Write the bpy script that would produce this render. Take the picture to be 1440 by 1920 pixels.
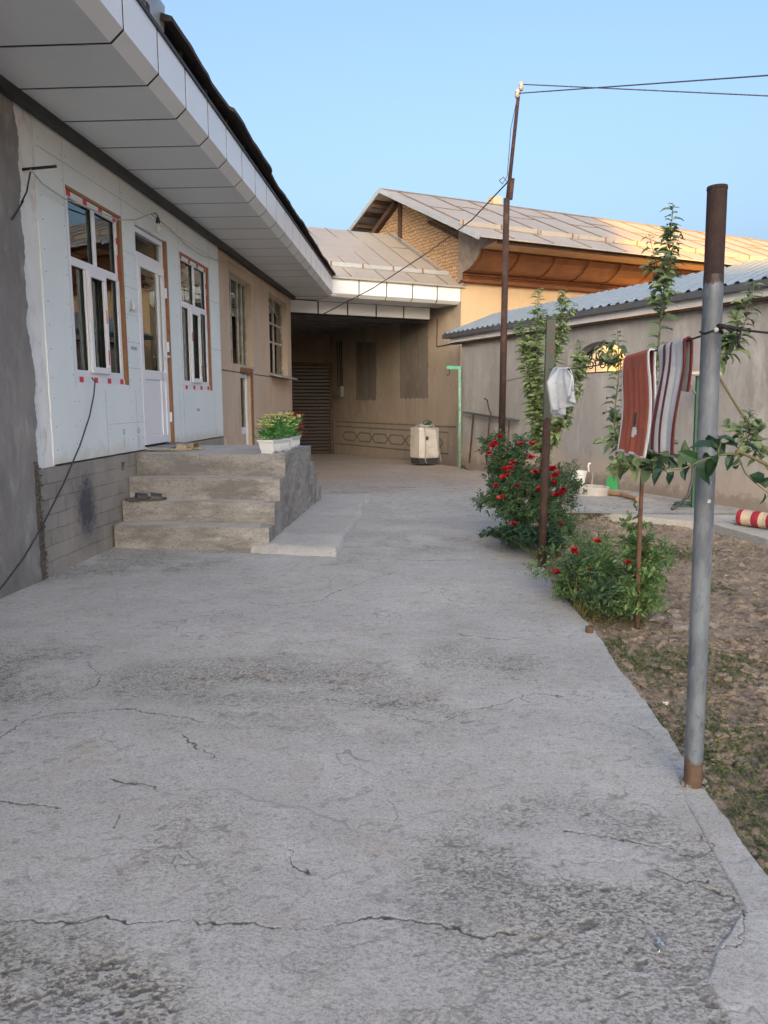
import bpy, math, random
import numpy as np
from mathutils import Vector, Matrix
S = bpy.context.scene
for o in list(bpy.data.objects): bpy.data.objects.remove(o)
R = math.radians
random.seed(7); rng = np.random.default_rng(7)
COL = S.collection
# ---------------------------------------------------------------- camera, sky, sun, exposure
CH = 1.4; PITCH = math.atan(210/1400)
cam = bpy.data.cameras.new('camera'); camo = bpy.data.objects.new('camera', cam); COL.objects.link(camo)
camo.location = (0, 0, CH); camo.rotation_euler = (math.pi/2-PITCH, 0, 0)
cam.sensor_fit = 'VERTICAL'; cam.sensor_height = 24; cam.lens = 24*1400/1920
cam.clip_start = .05; cam.clip_end = 3000
S.camera = camo
SUN_AZ, SUN_EL = 186, 15        # azimuth clockwise from +Y; the sun stands low behind the camera
w = bpy.data.worlds.new('World'); S.world = w; w.use_nodes = True
nt = w.node_tree; nt.nodes.clear()
sky = nt.nodes.new('ShaderNodeTexSky'); sky.sky_type = 'NISHITA'; sky.sun_disc = False
sky.sun_elevation = R(SUN_EL); sky.sun_rotation = R(SUN_AZ)
sky.air_density = 1.0; sky.dust_density = 10; sky.ozone_density = 3.0
bg = nt.nodes.new('ShaderNodeBackground'); bg.inputs['Strength'].default_value = .15
wo = nt.nodes.new('ShaderNodeOutputWorld')
tint = nt.nodes.new('ShaderNodeMix'); tint.data_type = 'RGBA'; tint.blend_type = 'MULTIPLY'; tint.inputs[0].default_value = 1; tint.inputs[7].default_value = (.97, .93, .91, 1)
nt.links.new(sky.outputs[0], tint.inputs[6]); nt.links.new(tint.outputs[2], bg.inputs[0]); nt.links.new(bg.outputs[0], wo.inputs[0])
sl = bpy.data.lights.new('sun', 'SUN'); sl.energy = 3.8; sl.angle = R(.5); sl.color = (1, .46, .03)
so = bpy.data.objects.new('sun', sl); COL.objects.link(so)
sd = Vector((math.sin(R(SUN_AZ))*math.cos(R(SUN_EL)), math.cos(R(SUN_AZ))*math.cos(R(SUN_EL)), math.sin(R(SUN_EL))))
so.rotation_euler = sd.to_track_quat('Z', 'Y').to_euler(); so.location = (0, -5, 12)
S.view_settings.view_transform = 'Standard'; S.view_settings.look = 'None'
S.view_settings.gamma = 1; S.view_settings.exposure = 1.9
# ---------------------------------------------------------------- frames
A = math.atan(90/1400/math.cos(PITCH))           # the house wall runs 3.7 degrees to the right of the view axis
HF = Matrix.Rotation(-A, 4, 'Z')                 # house frame: x = out from wall, y = along wall
WF = Matrix.Identity(4)
def ray(px, py):
    x = (px-720)/1400; z = -(py-960)/1400
    return Vector((x, math.cos(PITCH)+z*math.sin(PITCH), -math.sin(PITCH)+z*math.cos(PITCH)))
def at(px, py, Y):                               # point of the place at distance Y
    d = ray(px, py); d = d*(Y/d.y); return Vector((d.x, d.y, d.z+CH))
def gr(px, py, z=0):
    d = ray(px, py); d = d*((z-CH)/d.z); return Vector((d.x, d.y, z))
def LW(x, y, z=0): return HF @ Vector((x, y, z))
def WL(p): return HF.inverted() @ Vector(p)
def onwall(px, py, x=-3.07):                     # house frame point on the plane x = const
    d = HF.inverted() @ ray(px, py); o = HF.inverted() @ Vector((0, 0, CH)); return o + d*((x-o.x)/d.x)
def gz(y):                                       # ground height: the yard drains away past 12 m
    return float(np.interp(y, [-50, 11.5, 17.9, 23, 60], [0, 0, -.12, -.22, -.25]))
# ---------------------------------------------------------------- noise
_T = rng.random((8, 256, 256))
def vn(x, y, k=0):
    xi = np.floor(x).astype(int); yi = np.floor(y).astype(int); fx = x-xi; fy = y-yi
    fx = fx*fx*(3-2*fx); fy = fy*fy*(3-2*fy); t = _T[k]
    a = t[xi & 255, yi & 255]; b = t[(xi+1) & 255, yi & 255]; c = t[xi & 255, (yi+1) & 255]; d = t[(xi+1) & 255, (yi+1) & 255]
    return (a*(1-fx)+b*fx)*(1-fy)+(c*(1-fx)+d*fx)*fy
def fbm(x, y, s, o=4, k=0):
    r = 0; am = .5; t = 0
    for i in range(o):
        r = r+am*vn(x*s+17.3*i, y*s+9.1*i, (k+i) % 8); t += am; am *= .5; s *= 2.03
    return r/t
# ---------------------------------------------------------------- mesh builder
ROOTM = {}
def tag(o, label=None, cat=None, group=None, kind=None):
    if label: o['label'] = label
    if cat: o['category'] = cat
    if group: o['group'] = group
    if kind: o['kind'] = kind
    return o
def thing(name, label, cat, loc, F=WF, group=None, kind=None):
    o = bpy.data.objects.new(name, None); COL.objects.link(o); o.empty_display_size = .2
    M = Matrix.Translation(F @ Vector(loc)) @ F.to_3x3().to_4x4()
    o.matrix_world = M; ROOTM[o.name] = M
    return tag(o, label, cat, group, kind)
class MB:
    def __init__(s, F=WF): s.v = []; s.f = []; s.m = []; s.F = F; s.mi = 0
    def add(s, vs, fs):
        n = len(s.v); s.v += [tuple(p) for p in vs]
        for f in fs: s.f.append(tuple(n+i for i in f)); s.m.append(s.mi)
        return s
    def box(s, x0, x1, y0, y1, z0, z1):
        return s.add([(x0,y0,z0),(x1,y0,z0),(x1,y1,z0),(x0,y1,z0),(x0,y0,z1),(x1,y0,z1),(x1,y1,z1),(x0,y1,z1)],
                     [(0,3,2,1),(4,5,6,7),(0,1,5,4),(1,2,6,5),(2,3,7,6),(3,0,4,7)])
    def obox(s, p, ax, ay, az):                  # box from corner p and three edge vectors
        p = Vector(p); ax, ay, az = Vector(ax), Vector(ay), Vector(az)
        vs = [p, p+ax, p+ax+ay, p+ay, p+az, p+ax+az, p+ax+ay+az, p+ay+az]
        return s.add(vs, [(0,3,2,1),(4,5,6,7),(0,1,5,4),(1,2,6,5),(2,3,7,6),(3,0,4,7)])
    def bar(s, p, q, w, h, up=(0, 0, 1)):        # rectangular bar from p to q
        p = Vector(p); q = Vector(q); d = (q-p); t = d.normalized(); u = Vector(up)
        if abs(t.dot(u)) > .98: u = Vector((0, 1, 0))
        sx = t.cross(u).normalized(); uz = sx.cross(t).normalized()
        return s.obox(p-sx*w/2-uz*h/2, d, sx*w, uz*h) if (d.cross(sx)).dot(uz) > 0 else s.obox(p-sx*w/2-uz*h/2, sx*w, d, uz*h)
    def prism(s, prof, e0, e1, ex, ez):          # profile of (a,b) -> origin + a*ex + b*ez, swept e0 -> e1
        e0 = Vector(e0); e1 = Vector(e1); ex = Vector(ex); ez = Vector(ez); n = len(prof)
        vs = [e0+ex*a+ez*b for a, b in prof]+[e1+ex*a+ez*b for a, b in prof]
        fs = [(i, (i+1) % n, n+(i+1) % n, n+i) for i in range(n)]+[tuple(range(n-1, -1, -1)), tuple(range(n, 2*n))]
        return s.add(vs, fs)
    def tube(s, pts, r, seg=8, cap=True):
        pts = [Vector(p) for p in pts]; n = len(pts); rs = r if isinstance(r, (list, tuple)) else [r]*n
        vs = []; pu = None
        for i, p in enumerate(pts):
            t = (pts[min(i+1, n-1)]-pts[max(i-1, 0)]).normalized()
            if pu is None: pu = t.orthogonal().normalized()
            pu = (pu-t*pu.dot(t)).normalized(); b = t.cross(pu)
            for k in range(seg):
                a = 2*math.pi*k/seg; vs.append(p+(pu*math.cos(a)+b*math.sin(a))*rs[i])
        fs = [(i*seg+k, i*seg+(k+1) % seg, (i+1)*seg+(k+1) % seg, (i+1)*seg+k) for i in range(n-1) for k in range(seg)]
        if cap: fs += [tuple(range(seg-1, -1, -1)), tuple(range((n-1)*seg, n*seg))]
        return s.add(vs, fs)
    def lathe(s, c, prof, seg=24):
        c = Vector(c); vs = []
        for r, z in prof:
            for k in range(seg):
                a = 2*math.pi*k/seg; vs.append(c+Vector((r*math.cos(a), r*math.sin(a), z)))
        n = len(prof)
        return s.add(vs, [(i*seg+k, i*seg+(k+1) % seg, (i+1)*seg+(k+1) % seg, (i+1)*seg+k) for i in range(n-1) for k in range(seg)]
                     + [tuple(range(seg-1, -1, -1)), tuple(range((n-1)*seg, n*seg))])
    def grid(s, fn, nu, nv):
        vs = [fn(i/nu, j/nv) for j in range(nv+1) for i in range(nu+1)]
        return s.add(vs, [(j*(nu+1)+i, j*(nu+1)+i+1, (j+1)*(nu+1)+i+1, (j+1)*(nu+1)+i) for j in range(nv) for i in range(nu)])
    def leaf(s, p, d, l, w, nrm=None, fold=.25, droop=.2):
        p = Vector(p); d = Vector(d).normalized(); n = Vector(nrm) if nrm else Vector((random.uniform(-.6,.6), random.uniform(-.6,.6), 1))
        sx = d.cross(n)
        if sx.length < 1e-3: sx = d.orthogonal()
        sx.normalize(); n = sx.cross(d).normalized()
        a = p+d*l*.3; b = p+d*l*.68-n*l*droop*.4; t = p+d*l*.97-n*l*droop
        return s.add([p, a+sx*w*.42+n*w*fold, a, a-sx*w*.42+n*w*fold, b+sx*w*.36+n*w*fold*.8, b, b-sx*w*.36+n*w*fold*.8, t],
                     [(0, 2, 1), (0, 3, 2), (1, 2, 5, 4), (2, 3, 6, 5), (4, 5, 7), (5, 6, 7)])
    def build(s, name, mats, parent=None, smooth=False, label=None):
        if not isinstance(mats, (list, tuple)): mats = [mats]
        V = np.array(s.v, dtype=float)
        Fm = np.array(s.F); Wd = V @ Fm[:3, :3].T + Fm[:3, 3]
        if parent is None:
            mn = V.min(0); mx = V.max(0); c = s.F @ Vector(((mn[0]+mx[0])/2, (mn[1]+mx[1])/2, mn[2]))
            M = Matrix.Translation(c) @ s.F.to_3x3().to_4x4()
        else: M = ROOTM[parent.name]
        Mi = np.array(M.inverted()); L = Wd @ Mi[:3, :3].T + Mi[:3, 3]
        me = bpy.data.meshes.new(name); me.from_pydata(L.tolist(), [], s.f)
        for m in mats: me.materials.append(m)
        if len(mats) > 1: me.polygons.foreach_set('material_index', s.m)
        if smooth: me.polygons.foreach_set('use_smooth', [True]*len(s.f))
        me.update()
        o = bpy.data.objects.new(name, me); COL.objects.link(o); ROOTM[o.name] = M
        if parent is None: o.matrix_world = M
        else: o.parent = parent
        if label: o['label'] = label
        return o
def bevel(o, w=.004, seg=2):
    m = o.modifiers.new('bevel', 'BEVEL'); m.width = w; m.segments = seg; m.limit_method = 'ANGLE'; return o
# ---------------------------------------------------------------- materials
class NM:
    def __init__(s, name):
        m = bpy.data.materials.new(name); m.use_nodes = True; s.m = m; s.t = m.node_tree; s.n = s.t.nodes; s.l = s.t.links
        s.b = s.n['Principled BSDF']; s.tc = s.n.new('ShaderNodeTexCoord')
    def new(s, k, **kw):
        n = s.n.new(k)
        for a, b in kw.items(): setattr(n, a, b)
        return n
    def inp(s, sock, v):
        if isinstance(v, bpy.types.NodeSocket): s.l.new(v, sock)
        else: sock.default_value = (tuple(v)+(1,) if isinstance(v, (tuple, list)) and len(v) == 3 and sock.type == 'RGBA' else v)
    def co(s, scale=(1, 1, 1), rot=(0, 0, 0), src='Object', loc=(0, 0, 0)):
        mp = s.new('ShaderNodeMapping'); mp.inputs['Scale'].default_value = scale; mp.inputs['Rotation'].default_value = rot
        mp.inputs['Location'].default_value = loc
        s.l.new(s.tc.outputs[src], mp.inputs[0]); return mp.outputs[0]
    def noise(s, sc, det=4, rough=.6, co=None, dist=0):
        n = s.new('ShaderNodeTexNoise'); n.inputs['Scale'].default_value = sc; n.inputs['Detail'].default_value = det
        n.inputs['Roughness'].default_value = rough; n.inputs['Distortion'].default_value = dist
        s.l.new(co if co is not None else s.tc.outputs['Object'], n.inputs['Vector']); return n.outputs[0]
    def ramp(s, v, stops):
        r = s.new('ShaderNodeValToRGB'); e = r.color_ramp.elements
        while len(e) < len(stops): e.new(.5)
        for i, (p, c) in enumerate(stops):
            e[i].position = p; e[i].color = (c, c, c, 1) if isinstance(c, (int, float)) else tuple(c)+(1,)
        s.l.new(v, r.inputs[0]); return r.outputs[0]
    def mix(s, f, a, b, mode='MIX'):
        n = s.new('ShaderNodeMix', data_type='RGBA', blend_type=mode)
        s.inp(n.inputs[0], f); s.inp(n.inputs[6], a); s.inp(n.inputs[7], b); return n.outputs[2]
    def math(s, op, a, b=0, c=None):
        n = s.new('ShaderNodeMath', operation=op); s.inp(n.inputs[0], a); s.inp(n.inputs[1], b)
        if c is not None: s.inp(n.inputs[2], c)
        return n.outputs[0]
    def bump(s, h, dist=.01, st=1, prev=None):
        n = s.new('ShaderNodeBump'); n.inputs['Distance'].default_value = dist; n.inputs['Strength'].default_value = st
        s.l.new(h, n.inputs['Height'])
        if prev is not None: s.l.new(prev, n.inputs['Normal'])
        s.l.new(n.outputs[0], s.b.inputs['Normal']); return n.outputs[0]
    def col(s, c): s.inp(s.b.inputs['Base Color'], c); return s
    def set(s, **k):
        for a, v in k.items(): s.inp(s.b.inputs[a.replace('_', ' ')], v)
        return s
def simple(name, c, c2=None, sc=6, rough=.7, bump=.002, bsc=60, metal=0, stops=(.35, .65), dirt=None):
    k = NM(name); c2 = c2 or tuple(x*.75 for x in c)
    f = k.ramp(k.noise(sc, 6, .65), [(stops[0], 0.0), (stops[1], 1.0)])
    base = k.mix(f, c, c2)
    if dirt: base = k.mix(k.ramp(k.noise(sc*.5, 8, .75), [(.5, 0.0), (.7, 1.0)]), base, dirt)
    k.col(base).set(Roughness=rough, Metallic=metal)
    if bump: k.bump(k.noise(bsc, 5, .6), bump)
    return k.m
def fbn(name, c1, c2, c3, sc=1.2, stretch=(1, 1, 1), bump=.006, bsc=25, rough=.9):
    """plaster: three tones in two scales with a trowelled surface"""
    k = NM(name); co = k.co(stretch)
    a = k.mix(k.ramp(k.noise(sc, 8, .62, co, .3), [(.38, 0.0), (.62, 1.0)]), c1, c2)
    a = k.mix(k.ramp(k.noise(sc*2.7, 8, .7, k.co((1, 1, .5), loc=(3, 1, 7))), [(.52, 0.0), (.72, 1.0)]), a, c3)
    k.col(a).set(Roughness=rough)
    b = k.bump(k.noise(bsc, 8, .7), bump*.5); k.bump(k.noise(3.5, 5, .5, co), bump*3, 1, b); return k.m
M = {}
M['greyplaster'] = fbn('grey_cement_plaster', (.27,.255,.24), (.19,.18,.17), (.37,.355,.335), 1.6, (1,1,.6), .012)
M['gardenwall'] = fbn('garden_wall_cement', (.345,.34,.33), (.265,.26,.25), (.43,.42,.41), .9, (1, 1, .45), .010)
def mk_gw():
    k = NM('garden_wall_render'); co = k.co((1, 1, .45)); sp = k.new('ShaderNodeSeparateXYZ'); k.l.new(k.tc.outputs['Object'], sp.inputs[0])
    a = k.mix(k.ramp(k.noise(.9, 9, .65, co, .3), [(.38, 0.0), (.62, 1.0)]), (.36,.355,.345), (.26,.255,.245))
    a = k.mix(k.ramp(k.noise(2.6, 9, .72, k.co((1, 1, .4), loc=(3, 1, 7))), [(.52, 0.0), (.66, .8)]), a, (.45,.44,.43))
    a = k.mix(k.ramp(k.noise(7, 9, .8, k.co((1, 1, .22), loc=(1, 5, 2))), [(.56, 0.0), (.70, .5)]), a, (.17,.165,.155))
    low = k.math('ADD', k.math('MULTIPLY', sp.outputs[2], -1.6), k.math('MULTIPLY_ADD', k.noise(1.8, 8, .7), 1.9, .55))
    a = k.mix(k.ramp(low, [(.45, 0.0), (.75, .7)]), a, (.40,.335,.275))
    hi = k.math('ADD', k.math('MULTIPLY', sp.outputs[2], -3.2), k.math('MULTIPLY_ADD', k.noise(4, 8, .8), 2.6, .1))
    a = k.mix(k.ramp(hi, [(.45, 0.0), (.8, .7)]), a, (.20,.17,.145))
    k.col(a).set(Roughness=.92); b = k.bump(k.noise(28, 9, .75), .006); k.bump(k.noise(3.5, 5, .5, co), .03, 1, b); return k.m
M['gardenwall'] = mk_gw()
M['cream'] = fbn('cream_plaster', (.62,.47,.30), (.57,.42,.26), (.5,.38,.25), 1.0, (1, 1, .5), .002, 60)
M['beige'] = fbn('beige_plaster', (.56,.45,.34), (.5,.39,.29), (.42,.33,.25), 1.2, (1, 1, .4), .003, 90)
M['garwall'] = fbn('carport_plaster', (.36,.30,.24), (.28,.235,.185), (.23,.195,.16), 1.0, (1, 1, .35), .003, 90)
M['patch'] = fbn('cement_patch', (.17,.15,.13), (.13,.115,.10), (.20,.18,.16), 2.0, (1, 1, .25))
M['white_pl'] = fbn('old_whitewash', (.80,.81,.79), (.70,.70,.67), (.50,.46,.41), 3, (1, 1, .5), .003, 40)
M['panel_w'] = simple('composite_panel', (.72,.75,.76), (.69,.72,.73), 2, .35, 0)
M['black'] = simple('black_joint', (.012,.012,.014), (.02,.02,.02), 5, .8, 0)
M['darkstrip'] = simple('dark_sheet_trim', (.015,.018,.019), (.025,.028,.028), 5, .6, 0)
M['pvc'] = simple('white_pvc', (.80,.82,.86), (.77,.79,.83), 3, .28, 0)
M['wood'] = simple('brown_jamb_timber', (.36,.17,.065), (.27,.12,.045), 9, .6, .002, 40)
M['darkwood'] = simple('old_dark_timber', (.10,.06,.04), (.05,.032,.022), 8, .9, .003, 30)
M['red'] = simple('red_tape', (.62,.035,.05), (.55,.03,.05), 5, .5, 0)
M['rust'] = simple('rusty_steel', (.06,.034,.028), (.036,.022,.02), 14, .85, .002, 90, .2, dirt=(.13,.07,.05))
M['rustlight'] = simple('light_rust', (.30,.15,.09), (.16,.08,.05), 20, .85, .002, 90)
M['cord'] = simple('grey_black_cord', (.035,.04,.045), None, 5, .6, 0)
M['cordw'] = simple('dirty_white_cord', (.5,.47,.42), None, 5, .6, 0)
M['wire'] = simple('thin_wire', (.08,.09,.10), None, 5, .6, 0)
M['green_p'] = simple('green_paint', (.05,.22,.12), (.03,.15,.08), 10, .6, .001)
M['darkgreen'] = simple('dark_green_paint', (.02,.10,.05), (.015,.07,.04), 10, .5, .001)
M['mint'] = simple('chipped_mint_paint', (.30,.42,.30), (.12,.36,.27), 12, .7, .002, 60, dirt=(.22,.12,.07))
M['greenpl'] = simple('green_plastic', (.02,.27,.08), (.02,.22,.07), 4, .35, 0)
M['orangepl'] = simple('orange_cloth', (.75,.25,.05), (.6,.2,.05), 30, .9, .002)
M['whitepl'] = simple('white_plastic', (.74,.77,.80), (.70,.73,.76), 3, .35, 0)
M['greypl'] = simple('dark_grey_plastic', (.05,.052,.055), None, 4, .5, 0)
M['stem'] = simple('brown_bark', (.14,.08,.05), (.09,.05,.035), 20, .9, .003, 60)
M['gstem'] = simple('green_stem', (.10,.14,.05), (.14,.10,.05), 8, .7, 0)
def leafm(name, a, b, c, tr=.25):
    k = NM(name); g = k.new('ShaderNodeNewGeometry')
    cl = k.ramp(g.outputs['Random Per Island'], [(0, a), (.55, b), (1, c)])
    k.col(cl).set(Roughness=.5)
    k.b.inputs['Specular IOR Level'].default_value = .35
    t = k.new('ShaderNodeBsdfTranslucent'); k.l.new(cl, t.inputs[0]); mx = k.new('ShaderNodeMixShader'); mx.inputs[0].default_value = tr
    k.l.new(k.b.outputs[0], mx.inputs[1]); k.l.new(t.outputs[0], mx.inputs[2]); k.l.new(mx.outputs[0], k.n['Material Output'].inputs[0]); return k.m
M['leaf_apple'] = leafm('apple_leaves', (.075,.12,.065), (.125,.19,.09), (.21,.28,.135))
M['leaf_pale'] = leafm('pale_apple_leaves', (.09,.15,.06), (.16,.24,.10), (.30,.39,.17))
M['leaf_rose'] = leafm('rose_leaves', (.03,.075,.04), (.055,.115,.055), (.12,.19,.075))
M['leaf_light'] = leafm('light_shrub_leaves', (.055,.12,.045), (.10,.19,.07), (.22,.33,.11))
M['leaf_dark'] = leafm('dark_glossy_leaves', (.012,.04,.028), (.02,.055,.03), (.03,.08,.03), .12)
M['leaf_plast'] = leafm('artificial_leaves', (.03,.17,.05), (.08,.30,.08), (.30,.50,.14))
M['yellowfl'] = leafm('yellow_petals', (.65,.65,.25), (.75,.72,.35), (.55,.62,.2))
M['redfl'] = leafm('red_leaves', (.25,.02,.035), (.4,.04,.06), (.15,.02,.03))
M['rose'] = leafm('rose_petals', (.16,.004,.012), (.34,.008,.02), (.52,.03,.045), .15)
M['weed'] = leafm('weeds', (.06,.09,.035), (.10,.14,.055), (.19,.20,.09))
M['straw'] = leafm('dry_straw', (.30,.24,.15), (.4,.33,.2), (.22,.16,.1))
M['towel_t'] = simple('terracotta_terry', (.40,.115,.07), (.33,.09,.06), 14, .95, .004, 260)
M['towel_d'] = simple('maroon_terry', (.17,.035,.035), (.13,.025,.028), 14, .95, .004, 260)
M['towel_w'] = simple('white_terry', (.62,.65,.70), (.54,.57,.62), 14, .95, .004, 260)
M['gauze'] = simple('white_gauze', (.55,.6,.66), (.46,.51,.57), 30, .95, .002, 200)
M['stone'] = simple('broken_concrete', (.24,.225,.21), (.15,.14,.13), 9, .9, .006, 40)
M['plastic_bag'] = simple('paper_scrap', (.75,.75,.75), None, 9, .6, 0)
M['straw_sandal'] = simple('beige_sandal', (.45,.37,.25), (.33,.26,.17), 30, .8, .002)
M['rugred'] = simple('rug_red', (.34,.02,.04), (.25,.02,.035), 30, .95, .003, 200)
M['rugcream'] = simple('rug_cream', (.55,.47,.36), (.42,.33,.22), 25, .95, .003, 200)
M['shedw'] = simple('white_fascia_sheet', (.68,.70,.72), (.6,.62,.64), 2, .4, 0)
M['shedg'] = simple('grey_edge_flashing', (.13,.135,.14), (.10,.105,.11), 3, .45, 0, metal=.3)
M['bulb'] = simple('milk_glass', (.75,.75,.72), (.7,.7,.67), 3, .15, 0)

def mk_glass():
    k = NM('window_glass'); g = k.new('ShaderNodeBsdfGlossy'); g.inputs['Roughness'].default_value = .015; g.inputs['Color'].default_value = (.9,.95,.92,1)
    t = k.new('ShaderNodeBsdfTransparent'); t.inputs[0].default_value = (.88,.97,.93,1)
    f = k.new('ShaderNodeFresnel'); f.inputs[0].default_value = 1.9
    mx = k.new('ShaderNodeMixShader'); k.l.new(f.outputs[0], mx.inputs[0]); k.l.new(t.outputs[0], mx.inputs[1]); k.l.new(g.outputs[0], mx.inputs[2])
    k.l.new(mx.outputs[0], k.n['Material Output'].inputs[0]); return k.m
M['glass'] = mk_glass()
def mk_curtain():
    k = NM('tulle_curtain'); f = k.ramp(k.noise(6, 3, .5, k.co((1, 8, .1))), [(.35, 0.0), (.65, 1.0)])
    k.col(k.mix(f, (.88,.85,.66), (.5,.55,.42))).set(Roughness=.9); return k.m
M['curtain'] = mk_curtain()
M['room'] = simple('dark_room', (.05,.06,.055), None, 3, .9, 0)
def mk_board():
    k = NM('moisture_plasterboard')
    f = k.ramp(k.noise(1.6, 6, .6), [(.35, 0.0), (.7, 1.0)])
    c = k.mix(f, (.78,.83,.825), (.72,.785,.775))
    c = k.mix(k.ramp(k.noise(9, 8, .75), [(.58, 0.0), (.78, .6)]), c, (.55,.64,.59))
    # dirt splashed along the lower rim, ragged
    sp = k.new('ShaderNodeSeparateXYZ'); k.l.new(k.tc.outputs['Object'], sp.inputs[0])
    low = k.math('ADD', k.math('MULTIPLY', sp.outputs[2], -6.0), k.math('MULTIPLY_ADD', k.noise(4, 6, .7), 2.4, 5.1))
    c = k.mix(k.ramp(low, [(.3, 0.0), (1, .55)]), c, (.55,.5,.4))
    k.col(c).set(Roughness=.75); k.bump(k.noise(120, 3, .5), .0006); return k.m
M['board'] = mk_board()
def mk_plinth():
    k = NM('scored_plinth'); sp = k.new('ShaderNodeSeparateXYZ'); k.l.new(k.tc.outputs['Object'], sp.inputs[0])
    cb = k.new('ShaderNodeCombineXYZ'); k.l.new(sp.outputs[1], cb.inputs[0]); k.l.new(sp.outputs[2], cb.inputs[1])
    wob = k.new('ShaderNodeVectorMath', operation='ADD'); ns = k.new('ShaderNodeTexNoise'); ns.inputs['Scale'].default_value = 5
    k.l.new(k.tc.outputs['Object'], ns.inputs['Vector'])
    sc = k.new('ShaderNodeVectorMath', operation='SCALE'); sc.inputs[3].default_value = .02; k.l.new(ns.outputs[1], sc.inputs[0])
    k.l.new(cb.outputs[0], wob.inputs[0]); k.l.new(sc.outputs[0], wob.inputs[1])
    br = k.new('ShaderNodeTexBrick'); br.inputs['Scale'].default_value = 1; br.inputs['Brick Width'].default_value = .27; br.inputs['Row Height'].default_value = .125
    br.inputs['Mortar Size'].default_value = .0035; br.inputs['Color1'].default_value = (.30,.28,.25,1); br.inputs['Color2'].default_value = (.22,.21,.19,1); br.inputs['Mortar'].default_value = (.13,.12,.11,1)
    k.l.new(wob.outputs[0], br.inputs[0])
    c = k.mix(k.ramp(k.noise(2.2, 8, .7), [(.4, 0.0), (.62, .8)]), br.outputs[0], (.36,.325,.28))
    # dark paint stain with its own ragged shape
    v = k.new('ShaderNodeVectorMath', operation='DISTANCE'); k.l.new(k.co((.6, 1, .62)), v.inputs[0]); v.inputs[1].default_value = STAIN
    d = k.math('ADD', v.outputs[1], k.math('MULTIPLY', k.noise(14, 8, .8), .36))
    c = k.mix(k.ramp(d, [(.27, 1.0), (.37, 0.0)]), c, (.045,.047,.07))
    c = k.mix(k.ramp(d, [(.33, .45), (.5, 0.0)]), c, (.12,.115,.12))
    k.col(c).set(Roughness=.9)
    b = k.bump(br.outputs[1], .004, 1); n = k.n[-1]
    k.n[b.node.name].invert = True
    k.bump(k.noise(35, 8, .7), .005, 1, b); return k.m
def mk_roofsheet(name, c1, c2, patch=None, rough=.55):
    k = NM(name); c = k.mix(k.ramp(k.noise(.8, 6, .6), [(.35, 0.0), (.65, 1.0)]), c1, c2)
    c = k.mix(k.ramp(k.noise(5, 8, .75), [(.5, 0.0), (.75, .6)]), c, patch or tuple(x*.7 for x in c1))
    k.col(c).set(Roughness=rough, Metallic=.1); k.bump(k.noise(2.5, 4, .5), .02, .5); return k.m
M['roofbeige'] = mk_roofsheet('dusty_galvanised_roof', (.40,.36,.31), (.34,.31,.275))
M['blueroof'] = mk_roofsheet('blue_grey_profiled_sheet', (.22,.27,.32), (.20,.25,.295), rough=.4)
M['blackroof'] = simple('tarred_roof_sheet', (.03,.028,.03), (.06,.045,.035), 6, .9, .006, 20)
M['seam'] = simple('roof_seam', (.20,.17,.14), (.15,.12,.10), 8, .8, 0)
M['galv'] = mk_roofsheet('galvanised_flashing', (.42,.45,.46), (.36,.38,.39), (.25,.24,.22), .4)
M['cornice'] = simple('varnished_cornice', (.30,.125,.05), (.20,.08,.035), 4, .55, .004, 30)
M['corniced'] = simple('dark_cornice_rib', (.09,.045,.025), None, 9, .7, 0)
M['soffitw'] = simple('pale_eave_boards', (.5,.34,.19), (.4,.26,.14), 3, .6, .002)
def mk_adobe():
    k = NM('adobe_brick'); sp = k.new('ShaderNodeSeparateXYZ'); k.l.new(k.tc.outputs['Object'], sp.inputs[0])
    cb = k.new('ShaderNodeCombineXYZ'); k.l.new(k.math('MULTIPLY', sp.outputs[1], 1.2), cb.inputs[0]); k.l.new(sp.outputs[2], cb.inputs[1])
    ns = k.new('ShaderNodeTexNoise'); ns.inputs['Scale'].default_value = 3; k.l.new(k.tc.outputs['Object'], ns.inputs['Vector'])
    sc = k.new('ShaderNodeVectorMath', operation='SCALE'); sc.inputs[3].default_value = .16; ns.inputs['Detail'].default_value = 6; k.l.new(ns.outputs[1], sc.inputs[0])
    wob = k.new('ShaderNodeVectorMath', operation='ADD'); k.l.new(cb.outputs[0], wob.inputs[0]); k.l.new(sc.outputs[0], wob.inputs[1])
    br = k.new('ShaderNodeTexBrick'); br.inputs['Scale'].default_value = 1; br.inputs['Brick Width'].default_value = .21; br.inputs['Row Height'].default_value = .078
    br.inputs['Mortar Size'].default_value = .014; br.inputs['Mortar Smooth'].default_value = .6
    br.inputs['Color1'].default_value = (.55,.36,.20,1); br.inputs['Color2'].default_value = (.44,.285,.155,1); br.inputs['Mortar'].default_value = (.24,.15,.085,1)
    k.l.new(wob.outputs[0], br.inputs[0])
    c = k.mix(k.ramp(k.noise(6, 8, .7), [(.45, 0.0), (.65, .7)]), br.outputs[0], (.5,.33,.19))
    k.col(c).set(Roughness=.95); b = k.bump(br.outputs[1], .03, 1); b.node.invert = True
    k.bump(k.noise(14, 8, .75), .03, 1, b); return k.m
M['adobe'] = mk_adobe()
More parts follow.
